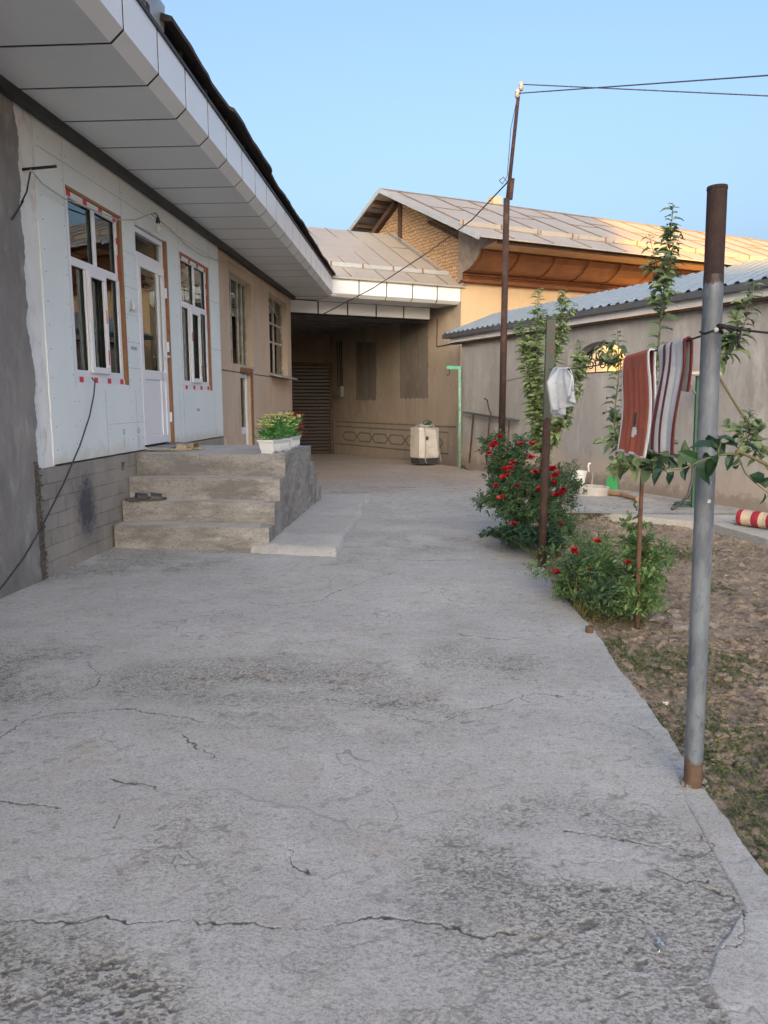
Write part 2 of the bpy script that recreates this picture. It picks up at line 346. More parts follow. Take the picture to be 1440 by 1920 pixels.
def mk_stairc():
    k = NM('stair_concrete'); a = k.mix(k.ramp(k.noise(3.2, 10, .72, k.co((.6, 1, 1.8))), [(.42, 0.0), (.58, 1.0)]), (.33,.325,.312), (.20,.195,.185))
    a = k.mix(k.ramp(k.noise(5, 8, .75, k.co((.5, .5, 1.5), loc=(4, 2, 1))), [(.53, 0.0), (.64, .8)]), a, (.45,.44,.42))
    a = k.mix(k.ramp(k.noise(60, 4, .7), [(.56, 0.0), (.66, .8)]), a, (.09,.085,.075))
    k.col(a).set(Roughness=.92); b = k.bump(k.noise(22, 8, .75), .012); k.bump(k.noise(130, 4, .7), .004, 1, b); return k.m
M['stair'] = mk_stairc()
M['tread'] = fbn('pale_tread_concrete', (.46,.44,.42), (.37,.35,.33), (.52,.5,.48), 3, (1, 1, 1), .004, 60)  # paler than the risers; also on the tap pillar and drain ring
def mk_concrete():
    k = NM('yard_concrete'); at_ = k.new('ShaderNodeVertexColor'); at_.layer_name = 'wear'
    sp = k.new('ShaderNodeSeparateColor'); k.l.new(at_.outputs[0], sp.inputs[0])
    co = k.co(src='Object')
    a = k.mix(k.ramp(k.noise(1.1, 8, .62, co, .4), [(.36, 0.0), (.64, 1.0)]), (.49,.495,.48), (.40,.405,.39))
    a = k.mix(k.math('MULTIPLY', sp.outputs[2], .7), a, (.36,.35,.31))
    st = k.noise(9, 10, .75, k.co((.5, 1.5, 1), (0, 0, R(28))), .4)
    a = k.mix(k.ramp(st, [(.50, 0.0), (.66, .6)]), a, (.57,.56,.56))
    a = k.mix(k.ramp(k.noise(26, 10, .8, k.co((.5, 1.3, 1), (0, 0, R(20)))), [(.53, 0.0), (.68, .65)]), a, (.26,.25,.235))
    a = k.mix(k.ramp(k.noise(3.1, 9, .78), [(.52, 0.0), (.66, .7)]), a, (.39,.345,.295))
    a = k.mix(k.ramp(k.noise(1.7, 9, .7, k.co((.7, 1.1, 1), loc=(9, 2, 4))), [(.50, 0.0), (.64, .45)]), a, (.30,.305,.285))
    a = k.mix(k.ramp(k.noise(170, 5, .8), [(.50, 0.0), (.66, .62)]), a, (.16,.155,.145))
    a = k.mix(k.ramp(k.noise(75, 6, .8, k.co((.8, 1.2, 1), loc=(2, 2, 2))), [(.56, 0.0), (.66, .55)]), a, (.14,.135,.125))
    a = k.mix(k.ramp(k.noise(240, 3, .7, k.co(loc=(7, 1, 2))), [(.56, 0.0), (.70, .7)]), a, (.62,.61,.60))
    pt = k.math('MULTIPLY', k.ramp(k.noise(95, 4, .7, k.co((.8, 1.25, 1), (0, 0, R(24)), loc=(4, 4, 4))), [(.50, 0.0), (.58, 1.0)]), k.math('MULTIPLY_ADD', sp.outputs[2], .62, .24))
    a = k.mix(pt, a, (.085,.085,.075))
    a = k.mix(sp.outputs[1], a, (.36,.30,.245))           # G: brown dirty zones (towards the carport)
    a = k.mix(sp.outputs[0], a, (.075,.07,.062))           # R: cracks, pits
    k.col(a).set(Roughness=.9)
    b = k.bump(k.noise(60, 9, .75), .003); b = k.bump(k.noise(210, 4, .7), .0012, 1, b)
    k.bump(st, .003, .8, b); return k.m
M['conc'] = mk_concrete()
def mk_soil():
    k = NM('garden_soil'); a = k.mix(k.ramp(k.noise(2.2, 8, .65), [(.38, 0.0), (.62, 1.0)]), (.36,.295,.225), (.245,.20,.155))
    a = k.mix(k.ramp(k.noise(30, 8, .7), [(.5, 0.0), (.68, .8)]), a, (.48,.39,.305))
    a = k.mix(k.ramp(k.noise(14, 9, .8, k.co(loc=(3, 3, 3))), [(.50, 0.0), (.60, .9)]), a, (.11,.082,.06))
    k.col(a).set(Roughness=1); b = k.bump(k.noise(40, 8, .8), .02); k.bump(k.noise(9, 6, .7), .04, .7, b); return k.m
M['soil'] = mk_soil()
PIPE_TOP = at(1340, 515, 2.6).z+.02; PIPE_FOOT = at(1320, 1432, 2.57).z+.02
def mk_pipe():
    k = NM('painted_pipe'); n = k.noise(7, 8, .7, k.co((1, 1, .3)))
    a = k.mix(k.ramp(n, [(.42, 0.0), (.56, 1.0)]), (.15,.18,.215), (.08,.10,.128))
    a = k.mix(k.ramp(k.noise(40, 6, .8, k.co((1, 1, .4))), [(.6, 0.0), (.72, .7)]), a, (.26,.29,.33))
    a = k.mix(k.ramp(k.noise(16, 8, .8, k.co((1, 1, .6), loc=(5, 2, 9))), [(.58, 0.0), (.66, .85)]), a, (.07,.08,.10))
    a = k.mix(k.ramp(k.noise(23, 6, .8, k.co((1, 1, .5), loc=(1, 8, 2))), [(.66, 0.0), (.70, .8)]), a, (.16,.085,.05))
    sp = k.new('ShaderNodeSeparateXYZ'); k.l.new(k.tc.outputs['Object'], sp.inputs[0]); nz_ = k.noise(22, 8, .8, k.co((1, 1, .5)))
    up_ = k.math('ADD', k.math('SUBTRACT', sp.outputs[2], PIPE_TOP), k.math('MULTIPLY', nz_, .12)); a = k.mix(k.ramp(up_, [(.02, 0.0), (.035, 1.0)]), a, (.03,.02,.02))
    dn_ = k.math('ADD', k.math('SUBTRACT', PIPE_FOOT, sp.outputs[2]), k.math('MULTIPLY', nz_, .12)); a = k.mix(k.ramp(dn_, [(.03, 0.0), (.045, 1.0)]), a, (.10,.06,.04))
    k.col(a).set(Roughness=.5, Metallic=0); k.bump(k.noise(30, 6, .7), .003); return k.m
M['pipe'] = mk_pipe()
M['pipe_rust'] = simple('burnt_rust', (.018,.011,.012), (.04,.022,.02), 25, .9, .003, 120)
M['pipe_foot'] = simple('foot_rust', (.13,.085,.06), (.06,.035,.025), 12, .9, .003, 80)
# ================================================================ GROUND
mb = MB(); mb.add([(-600,-600,-.4),(600,-600,-.4),(600,900,-.4),(-600,900,-.4)], [(0,1,2,3)])
tag(mb.build('ground', M['soil']), kind='structure')
cracks = [  # polylines on the yard surface, traced as ground positions
 [(0,1728),(120,1730),(200,1722),(235,1729),(320,1728),(420,1726),(520,1738),(640,1738),(740,1722),(800,1725),(900,1752),(965,1752)],
 [(165,1242),(185,1262),(178,1285),(140,1300),(95,1318),(60,1345),(0,1388)], [(60,1350),(130,1335),(250,1330),(330,1342),(385,1355)],
 [(340,1380),(352,1392),(375,1405),(400,1415),(408,1430)], [(205,1462),(235,1470),(275,1472),(292,1482)],
 [(530,1582),(545,1600),(550,1622),(580,1635)], [(610,1310),(680,1325),(760,1345),(830,1352),(870,1332),(920,1325),(975,1310),(1005,1300),(1055,1303)],
 [(1140,1350),(1190,1358),(1215,1372),(1236,1390)], [(1280,1602),(1320,1610),(1338,1590),(1310,1560)], [(1310,1782),(1385,1775),(1393,1710),(1370,1680),(1320,1660)],
 [(1085,1300),(1150,1308),(1190,1305)], [(640,1051),(720,1049),(800,1052),(930,1047)], [(655,1102),(700,1083),(745,1072)], [(690,912),(800,913),(900,916)],
 [(1060,1560),(1150,1572),(1230,1590)], [(1230,1635),(1290,1655),(1330,1650)], [(720,1500),(745,1530),(730,1560)], [(0,1500),(60,1505),(120,1512)],
 [(640,1105),(600,1125),(520,1135),(470,1130)], [(985,1300),(980,1310),(998,1318)], [(230,1525),(218,1552)], [(860,1190),(940,1200),(1000,1195)], [(930,1250),(1000,1255)]]
STRIP = [WL(gr(*q)) for q in [(1365, 1920), (1335, 1840), (1345, 1785), (1395, 1705), (1340, 1600), (1290, 1500), (1285, 1470)]]
STRIP_U = [-5]+[p.y for p in STRIP]+[9]; STRIP_X = [STRIP[0].x]+[p.x for p in STRIP]+[9]
CR = [[(p.x, p.y) for p in (WL(gr(*q)) for q in c)] for c in cracks]
def pavement(name, us, xl, xr, nx, fine=True, skirt=True):
    us = np.array(us); T = np.linspace(0, 1, nx)
    Ug, Tg = np.meshgrid(us, T, indexing='ij'); XL = np.array([xl(u) for u in us])[:, None]; XR = np.array([xr(u) for u in us])[:, None]
    X = XL+(XR-XL)*Tg; U = Ug
    wx = X+.035*(fbm(X, U, 9, 3, 5)-.5)+.034*(fbm(X, U, 42, 4, 3)-.5); wy = U+.05*(fbm(X, U, 7, 3, 6)-.5)+.03*(fbm(X, U, 36, 4, 1)-.5)
    crk = np.full(X.shape, 9.)
    for c in CR:
        for (ax, ay), (bx, by) in zip(c[:-1], c[1:]):
            lo = min(ay, by)-.12; hi = max(ay, by)+.12
            i0 = np.searchsorted(us, lo); i1 = np.searchsorted(us, hi)
            if i1 <= i0: continue
            dx, dy = bx-ax, by-ay; L2 = dx*dx+dy*dy+1e-9
            t = np.clip(((wx[i0:i1]-ax)*dx+(wy[i0:i1]-ay)*dy)/L2, 0, 1)
            d = np.hypot(wx[i0:i1]-ax-t*dx, wy[i0:i1]-ay-t*dy); crk[i0:i1] = np.minimum(crk[i0:i1], d)
    wid = (.0006+.0055*np.clip(fbm(X, U, 6, 3, 2)-.25, 0, 1)**1.2)*np.clip(.6+U*.22, .8, 2.4)
    zc = np.abs(fbm(X*.8+.4*U, U, 1.3, 6, 1)-.5); gate = np.clip((fbm(X, U, .9, 3, 4)-.58)*14, 0, 1)
    c1 = np.clip(1.6-crk/wid, 0, 1); c2 = np.clip(1-zc/.0016, 0, 1)*gate*.7
    crack = np.maximum(c1, c2)
    sx_ = np.interp(U, STRIP_U, STRIP_X)+.05*(fbm(X, U, 3.5, 4, 2)-.5)
    strip = np.clip((X-sx_)*120, 0, 1)*np.clip((2.85-U)*6, 0, 1)
    Xs = X*.9+U*.45; Us = U*.9-X*.45
    broad = fbm(X, U, .8, 5, 3); mid = fbm(X+.3*U, U, 3.2, 4, 6)
    rough = np.clip((broad-.43)*6, 0, 1)*np.clip((mid-.36)*6, 0, 1)*np.clip(1.3-.10*U, .35, 1)*(1-strip)
    rough = np.maximum(rough, np.clip(1-np.hypot((X-.45)/.55, (U-2.0)/.55), 0, 1)**.5*(1-strip)*np.clip((mid-.33)*6, 0, 1))
    rough = np.maximum(rough, np.clip(1-np.hypot((X+1.0-(U-3.2)*.2)/.9, (U-3.55)/.35), 0, 1)**.4*.9*np.clip((mid-.36)*6, 0, 1))
    f1 = fbm(Xs*.7, Us*1.2, 95, 2, 2); pits = np.clip((f1-.56)*8, 0, 1)*rough
    f3 = fbm(Xs*.7, Us*1.2, 38, 3, 4); big = np.clip((f3-.67)*12, 0, 1)*(.35+.65*rough)*(1-strip)
    f2 = fbm(Xs*.7, Us*1.2, 120, 2, 6); pit2 = np.clip((f2-.70)*9, 0, 1)*(.45+.55*rough)
    fk = fbm(X+.25*U, U, 1.05, 6, 7); fg = np.clip((fbm(X, U, 2.1, 2, 2)-.46)*8, 0, 1)
    edge = np.clip((fk-.5)*60, 0, 1)
    z = .016*(fbm(X, U, 1.2, 4, 0)-.5)+.002*edge*fg-.0018*pits-.0008*pit2-.0028*big-.003*crack-.002*rough+.0012*(f1-.5)*rough+.0006*(f2-.5)+.003*strip
    Wp = np.stack([X, U], -1); ca, sa = math.cos(A), math.sin(A)
    WX = X*ca+U*sa; WY = -X*sa+U*ca
    z = z+np.interp(WY, [-50, 11.5, 17.9, 23, 60], [0, 0, -.12, -.22, -.25])
    if skirt:
        pass
    V = np.stack([X, U, z], -1); ny, nxx = X.shape
    vs = V.reshape(-1, 3); vis = vs
    idx = np.arange(ny*nxx).reshape(ny, nxx)
    q = np.stack([idx[:-1, :-1], idx[:-1, 1:], idx[1:, 1:], idx[1:, :-1]], -1).reshape(-1, 4)
    if skirt:                                                                            # slab edge on the right
        er = vs[idx[:, -1]].copy(); er[:, 2] -= .16; er[:, 0] -= .015; n0 = len(vs); vs = np.vstack([vs, er]); k = np.arange(ny)+n0
        q = np.vstack([q, np.stack([idx[:-1, -1], k[:-1], k[1:], idx[1:, -1]], -1)])
    me = bpy.data.meshes.new(name); me.vertices.add(len(vs)); me.vertices.foreach_set('co', vs.astype(np.float32).ravel())
    me.loops.add(q.size); me.loops.foreach_set('vertex_index', q.astype(np.int32).ravel())
    me.polygons.add(len(q)); me.polygons.foreach_set('loop_start', np.arange(0, q.size, 4, dtype=np.int32)); me.polygons.foreach_set('loop_total', np.full(len(q), 4, dtype=np.int32))
    me.update(calc_edges=True)
    ca_ = me.color_attributes.new('wear', 'FLOAT_COLOR', 'POINT'); cc = np.zeros((len(vs), 4), np.float32); cc[:, 3] = 1
    se = np.clip(1-np.abs(X-sx_)/.004, 0, 1)*(U < 2.8)
    ef = np.clip(1-np.abs(fk-.503)/.0035, 0, 1)*.55*fg
    dark = np.clip(np.maximum.reduce([crack*1.0, pits*.62, pit2*.6, big*.78, ef, se*.6*np.clip((fbm(X, U, 5, 3, 1)-.4)*5, 0, 1)]), 0, 1); cc[:ny*nxx, 0] = dark.ravel()
    cc[:ny*nxx, 2] = rough.ravel()
    cc[:ny*nxx, 1] = (np.clip((U-10.5)/3.5, 0, 1)*np.clip(.35+1.0*fbm(X, U, 1.2, 4, 3), 0, 1)+.0).ravel()
    ca_.data.foreach_set('color', cc.ravel()); me.materials.append(M['conc'])
    me.polygons.foreach_set('use_smooth', [True]*len(q))
    o = bpy.data.objects.new(name, me); COL.objects.link(o); o.matrix_world = HF.copy(); return tag(o, kind='structure')
EDGE = sorted((p.y, p.x) for p in (WL(gr(*q)) for q in [(1120,1190),(1150,1240),(1200,1300),(1250,1370),(1285,1420),(1322,1482),(1368,1545),(1440,1645)]))
def curb(u): return float(np.interp(u, [-6]+[e[0] for e in EDGE]+[5.5, 9.5], [1.02]+[e[1] for e in EDGE]+[.95, .95]))+.03*(float(vn(np.array([u*2.7]), np.array([.5]))[0])-.5)+.022*(float(fbm(np.array([u]), np.array([3.5]), 12, 3, 2)[0])-.5)
us = list(1.25*np.exp(np.linspace(0, math.log(9.4/1.25), 1050)))
def xleft(u): return max(-3.12, -.62*u-.1)
pavement('courtyard_paving', us, xleft, curb, 860)
ul = list(np.linspace(1.25, 4.9, 300)); pavement('courtyard_paving_side', ul, lambda u: -3.12, lambda u: xleft(u)+.0005, 200, skirt=False)
pavement('rear_paving', np.linspace(-6, 1.25, 60), lambda u: -3.12, curb, 90)
# garden bed outline (world) and paths beyond it
gU = Vector((.39, -.92, 0)).normalized()            # direction of the garden wall towards us
Q0 = Vector((1.69, 16.6, 0)); gN = Vector((-.92, -.39, 0)).normalized()   # normal towards the yard
bed = [gr(1020, 958), gr(1110, 958), gr(1331, 980, 0), gr(1440, 1010)]
bed.append(bed[-1]+gU*6)
def far_right(u):   # paving right edge beyond u=9.4 runs to the garden wall
    # intersection of line u=const (house frame) with wall line
    d = HF.to_3x3() @ Vector((1, 0, 0)); o = LW(0, u); n = Vector((gU.y, -gU.x, 0)); t = (Q0-o).dot(n)/d.dot(n); return min(t+.1, 9)
pavement('yard_paving_beyond', np.linspace(9.4, 26, 300), lambda u: -4.5, far_right, 170, skirt=False)
# path along the garden wall
mb = MB(); n = 60
e0 = bed[0]+Vector((0, .0, 0))
def pathpt(a, b):
    s = b*15; p1 = Q0+gU*(5.5+s)-gN*.1
    inner = [LW(.95, 9.4), bed[1]+Vector((-.6, 0, 0)), bed[1], bed[2], bed[3], bed[4]]
    ts = [0, .10, .2, .42, .52, 1.0]
    for i in range(5):
        if b <= ts[i+1]: q = inner[i].lerp(inner[i+1], (b-ts[i])/(ts[i+1]-ts[i])); break
    p = q.lerp(p1, a); z = -.012+.012*float(fbm(np.array([p.x]), np.array([p.y]), 2.2, 3)[0]); return Vector((p.x, p.y, z))
mb.grid(pathpt, 14, 160)
rim = [pathpt(0, i/160) for i in range(161)]
mb.add(rim+[p+Vector((0, 0, -.15)) for p in rim], [(i, i+1, 162+i, 161+i) for i in range(160)])
tag(mb.build('garden_path', M['conc']), kind='structure')
# soil
def soilz(x, y):
    return -.075-.03*np.clip((y-3)*.15, 0, 1)+.055*(fbm(x, y, 1.6, 4, 1)-.5)+.07*np.clip(fbm(x, y, 11, 3, 4)-.45, 0, 1)+.03*(fbm(x, y, 30, 3, 3)-.5)+.02*np.clip(fbm(x, y, 55, 2, 5)-.5, 0, 1)
def soil():
    ys = -1+13.5*np.linspace(0, 1, 760)**1.2; xs = .7+7.3*np.linspace(0, 1, 480)**1.35
    Y, X = np.meshgrid(ys, xs, indexing='ij'); Z = soilz(X, Y)
    mbv = np.stack([X, Y, Z], -1).reshape(-1, 3); idx = np.arange(X.size).reshape(X.shape)
    q = np.stack([idx[:-1, :-1], idx[:-1, 1:], idx[1:, 1:], idx[1:, :-1]], -1).reshape(-1, 4)
    m = MB(); m.v = mbv.tolist(); m.f = [tuple(t) for t in q.tolist()]; m.m = [0]*len(m.f)
    tag(m.build('garden_soil', M['soil'], smooth=True), kind='structure')
soil()
def inbed(x, y):
    l = WL((x, y, 0))
    if l.x < .97 or l.y < .5: return False
    if y > 9.45: return False
    # right limit: line bed[1]-bed[2]-bed[3]-bed[4]
    for a, b in ((bed[1], bed[2]), (bed[2], bed[3]), (bed[3], bed[4])):
        if b.y <= y <= a.y: return x < a.x+(b.x-a.x)*(a.y-y)/(a.y-b.y)-.04
    return x < 4.5
# ---------------------------------------------------------------- stair apron slab
def slabfn(corners, ztop, name, label, nx=60, ny=90):
    m = MB(HF); c = [WL(gr(*q)) for q in corners]
    def f(a, b):
        p = (c[0].lerp(c[1], a)).lerp(c[3].lerp(c[2], a), b); x, y = p.x, p.y
        e = min(a, 1-b if False else 1)*1; ea = 1-a
        k = min(ea*2.6, b*3.2); fr = .05+.10*float(fbm(np.array([x]), np.array([y]), 5, 3, 2)[0])
        z = ztop*min(1, (k/fr)**.6 if k > 0 else 0)+.012*(float(fbm(np.array([x]), np.array([y]), 12, 4, 1)[0])-.5)*1.6
        jx = .05*(float(fbm(np.array([x]), np.array([y]), 3, 3, 4)[0])-.5)*2*a
        return Vector((x+jx, y, max(z, -.02)))
    m.grid(f, nx, ny); return m
m = slabfn([(470,1037),(636,1045),(694,935),(560,935)], .075, '', '')
tag(m.build('concrete_apron', M['conc'], smooth=True), 'low broken concrete apron slab between the steps and the yard', 'concrete slab')
# ================================================================ LEFT HOUSE
WX0 = -3.07
STAIN = (0, 0, 0)
house = thing('plastered_house', 'long one-storey house with pale plasterboard front, white deep eave and beige rear half', 'house', (WX0, 5.6, 0), HF)
def hx(x): return x-WX0
_st = onwall(160, 950); STAIN = (0, (_st.y-5.6), (_st.z)*.62)
M['plinth'] = mk_plinth()
W1 = (6.34, 7.45, 1.55, 3.17); DR = (7.80, 8.70, .90, 3.20); W2 = (9.16, 10.32, 1.53, 3.17)
W3 = (11.47, 12.90, 1.95, 3.33); W4 = (14.25, 16.0, 1.90, 3.40); BD = (12.0, 12.66, .2, 1.86)
TOP = 3.62
def wallpiece(m, y0, y1, z0, z1, x0=WX0-.35, x1=WX0): m.box(x0, x1, y0, y1, z0, z1)
def wall_with_holes(m, y0, y1, z0, z1, holes, x0, x1):
    ys = sorted({y0, y1, *[h[0] for h in holes], *[h[1] for h in holes]}); zs = sorted({z0, z1, *[h[2] for h in holes], *[h[3] for h in holes]})
    for a, b in zip(ys[:-1], ys[1:]):
        run = None
        for c, d in zip(zs[:-1], zs[1:]):
            inside = any(h[0] <= (a+b)/2 <= h[1] and h[2] <= (c+d)/2 <= h[3] for h in holes)
            if not inside: run = (run[0], d) if run else (c, d)
            if inside and run: m.box(x0, x1, a, b, *run); run = None
        if run: m.box(x0, x1, a, b, *run)
m = MB(HF); m.box(WX0-.4, WX0+.02, -4, 5.56, -.1, 3.6)
# ragged render edge reaching over the white pier
def rag(z): return 5.50+.09*float(fbm(np.array([z*1.0]), np.array([.3]), 2.4, 3, 2)[0])+.10*(float(fbm(np.array([z*1.0]), np.array([7.3]), 9.0, 5, 4)[0])-.5)
N_ = 260
zz = [ -.1+3.7*i/N_ for i in range(N_+1)]
m.add([(WX0+.021, 5.5, z) for z in zz]+[(WX0+.021, rag(z)+.05, z) for z in zz]+[(WX0-.01, rag(z)+.056, z) for z in zz],
      [(i, N_+1+i, N_+2+i, i+1) for i in range(N_)]+[(N_+1+i, 2*N_+2+i, 2*N_+3+i, N_+2+i) for i in range(N_)])
m.build('rendered_wall', M['greyplaster'], house, label='rough grey cement render at the near end of the house')
m = MB(HF); m.box(WX0-.3, WX0-.004, 5.56, 5.9, .86, 3.6); m.build('whitewashed_pier', M['white_pl'], house)
# plasterboard sheets, proud of the wall, with joints
m = MB(HF); bx0, bx1 = WX0-.10, WX0+.006
wall_with_holes(m, 5.87, 10.83, .88, TOP-.05, [W1, DR, W2, (7.86, 8.9, .88, .9)], bx0, bx1)
board = m.build('plasterboard_cladding', M['board'], house)
m = MB(HF)   # fine joints and screw dots on the boards
for y in (6.9, 7.62, 8.98, 9.12, 10.45): m.box(bx1, bx1+.0012, y, y+.004, .9, 1.5)
for y in (6.32, 7.47, 10.36, 9.13): m.box(bx1, bx1+.0012, y-.003, y, 1.5, 3.5)
for z in (2.25, 1.98, 1.72, 2.52, 2.86): m.box(bx1, bx1+.001, 7.46, 7.79, z, z+.0035)
for z in (2.1, 2.75): m.box(bx1, bx1+.001, 10.36, 10.83, z, z+.004)
m.box(bx1, bx1+.001, 6.95, 7.85, 1.17, 1.173); m.box(bx1, bx1+.001, 5.9, 10.8, 3.335, 3.34)
m.build('board_joint', simple('joint_tape', (.38,.45,.42), None, 5, .9, 0), board)  # thin grey-green strips along the board joints
m = MB(HF)
for y in (5.93, 6.28, 6.36, 6.9, 7.5, 7.76, 9.0, 9.11, 10.4, 10.78):
    for i in range(13):
        z = 1.0+i*.2+random.uniform(-.03, .03)
        if 6.34 < y < 7.45 and 1.5 < z < 3.25: continue
        if 9.16 < y < 10.32 and 1.5 < z < 3.25: continue
        m.box(bx1, bx1+.0015, y, y+.009, z, z+.009)
for i in range(30):
    y = random.uniform(5.9, 10.8); m.box(bx1, bx1+.0015, y, y+.008, 3.36+random.uniform(0, .12), 3.372+.1)if 0 else None
m.build('screw', simple('screw_heads', (.16,.17,.17), None, 5, .7, 0), board)
m = MB(HF)   # stencilled marks on the boards
def mark(y, z, pat, s=.012):
    for j, row in enumerate(pat):
        for i, ch in enumerate(row):
            if ch == '#': m.box(bx1+.0012, bx1+.0022, y+i*s, y+(i+.9)*s, z-j*s, z-(j-.9)*s)
mark(7.56, 1.93, ['# #.#.##.', '###.#.#.#', '# #.#.##.']); mark(7.66, 1.93, ['.##.', '#..#', '.##.'], .013)
mark(7.55, 2.30, ['..##', '.#..', '#...'], .014); mark(9.62, 1.28, ['##.##.#..#', '#.#.#.#.##', '#.#.#.###.'], .012)
for y in (7.25, 7.62):
    mark(y, 1.10, ['.##.', '#..#', '#..#', '.##.'], .014); m.box(bx1+.0012, bx1+.0022, y+.025, y+.029, .93, 1.03)
m.build('stencil_mark', simple('pencil_grey', (.22,.25,.25), None, 5, .9, 0), board)
# plinth with missing half-brick
m = MB(HF); wall_with_holes(m, 5.6, 10.83, -.1, .865, [(7.16, 7.28, .715, .79)], WX0-.3, WX0+.012)
pl = m.build('plinth', M['plinth'], house)
m = MB(HF); m.box(WX0-.31, WX0-.12, 7.1, 7.34, .68, .82); m.build('vent_recess', M['black'], pl)
m = MB(HF)   # broken open joint between render and plinth
zz = np.linspace(-.02, .93, 90); e1 = [5.555-.02-.03*float(fbm(np.array([z]), np.array([2.]), 14, 4, 1)[0]) for z in zz]; e2 = [5.565+.06*float(fbm(np.array([z]), np.array([6.]), 11, 4, 3)[0]) for z in zz]
m.add([(WX0+.0235, a, z) for a, z in zip(e1, zz)]+[(WX0+.0235, b, z) for b, z in zip(e2, zz)], [(i, i+1, 91+i, 90+i) for i in range(89)])
for i in range(120):
    z = random.uniform(0, .9); y = random.uniform(5.54, 5.6); q = random.uniform(.004, .016); m.obox((WX0+.018, y, z), (q, random.uniform(-.004,.004), .002), (random.uniform(-.004,.004), q*1.4, .003), (.001, -.002, q))
m.build('broken_joint', simple('dark_broken_mortar', (.07,.06,.05), (.16,.13,.11), 40, 1, .02, 30), pl)
# rear beige half
m = MB(HF); wall_with_holes(m, 10.83, 16.42, -.3, 3.55, [W3, W4, BD], WX0-.35, WX0-.02)
bw = m.build('beige_wall', M['beige'], house, label='beige sand-coated rear wall')
m = MB(HF)
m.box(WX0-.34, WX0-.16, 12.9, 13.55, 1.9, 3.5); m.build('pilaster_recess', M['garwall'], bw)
m = MB(HF); m.box(WX0-.02, WX0-.012, 10.84, 12.0, 1.83, 1.845); m.box(WX0-.02, WX0-.012, 12.95, 16.4, 1.83, 1.845); m.build('score_line', M['patch'], bw)
m = MB(HF); m.box(WX0-.02, WX0+.05, 10.83, 11.98, -.2, .86); m.build('beige_plinth', M['beige'], bw)
# dark room behind openings and curtains
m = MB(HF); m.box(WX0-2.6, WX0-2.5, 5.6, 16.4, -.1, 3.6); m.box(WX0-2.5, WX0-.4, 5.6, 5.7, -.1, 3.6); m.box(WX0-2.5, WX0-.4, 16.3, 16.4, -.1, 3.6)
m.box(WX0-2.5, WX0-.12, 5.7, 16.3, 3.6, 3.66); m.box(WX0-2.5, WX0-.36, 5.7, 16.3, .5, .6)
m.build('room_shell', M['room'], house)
def curtain(par, y0, y1, z0, z1, x=WX0-.3):
    m = MB(HF); m.grid(lambda a, b: (x+.025*math.sin(a*38+math.sin(b*3))*(.6+.4*b), y0+(y1-y0)*a, z1+(z0-z1)*b), 90, 8); return m.build('curtain', M['curtain'], par, smooth=True)
def frame_rect(m, x0, x1, y0, y1, z0, z1, t):
    m.box(x0, x1, y0, y1, z0, z0+t); m.box(x0, x1, y0, y1, z1-t, z1); m.box(x0, x1, y0, y0+t, z0+t, z1-t); m.box(x0, x1, y1-t, y1, z0+t, z1-t)
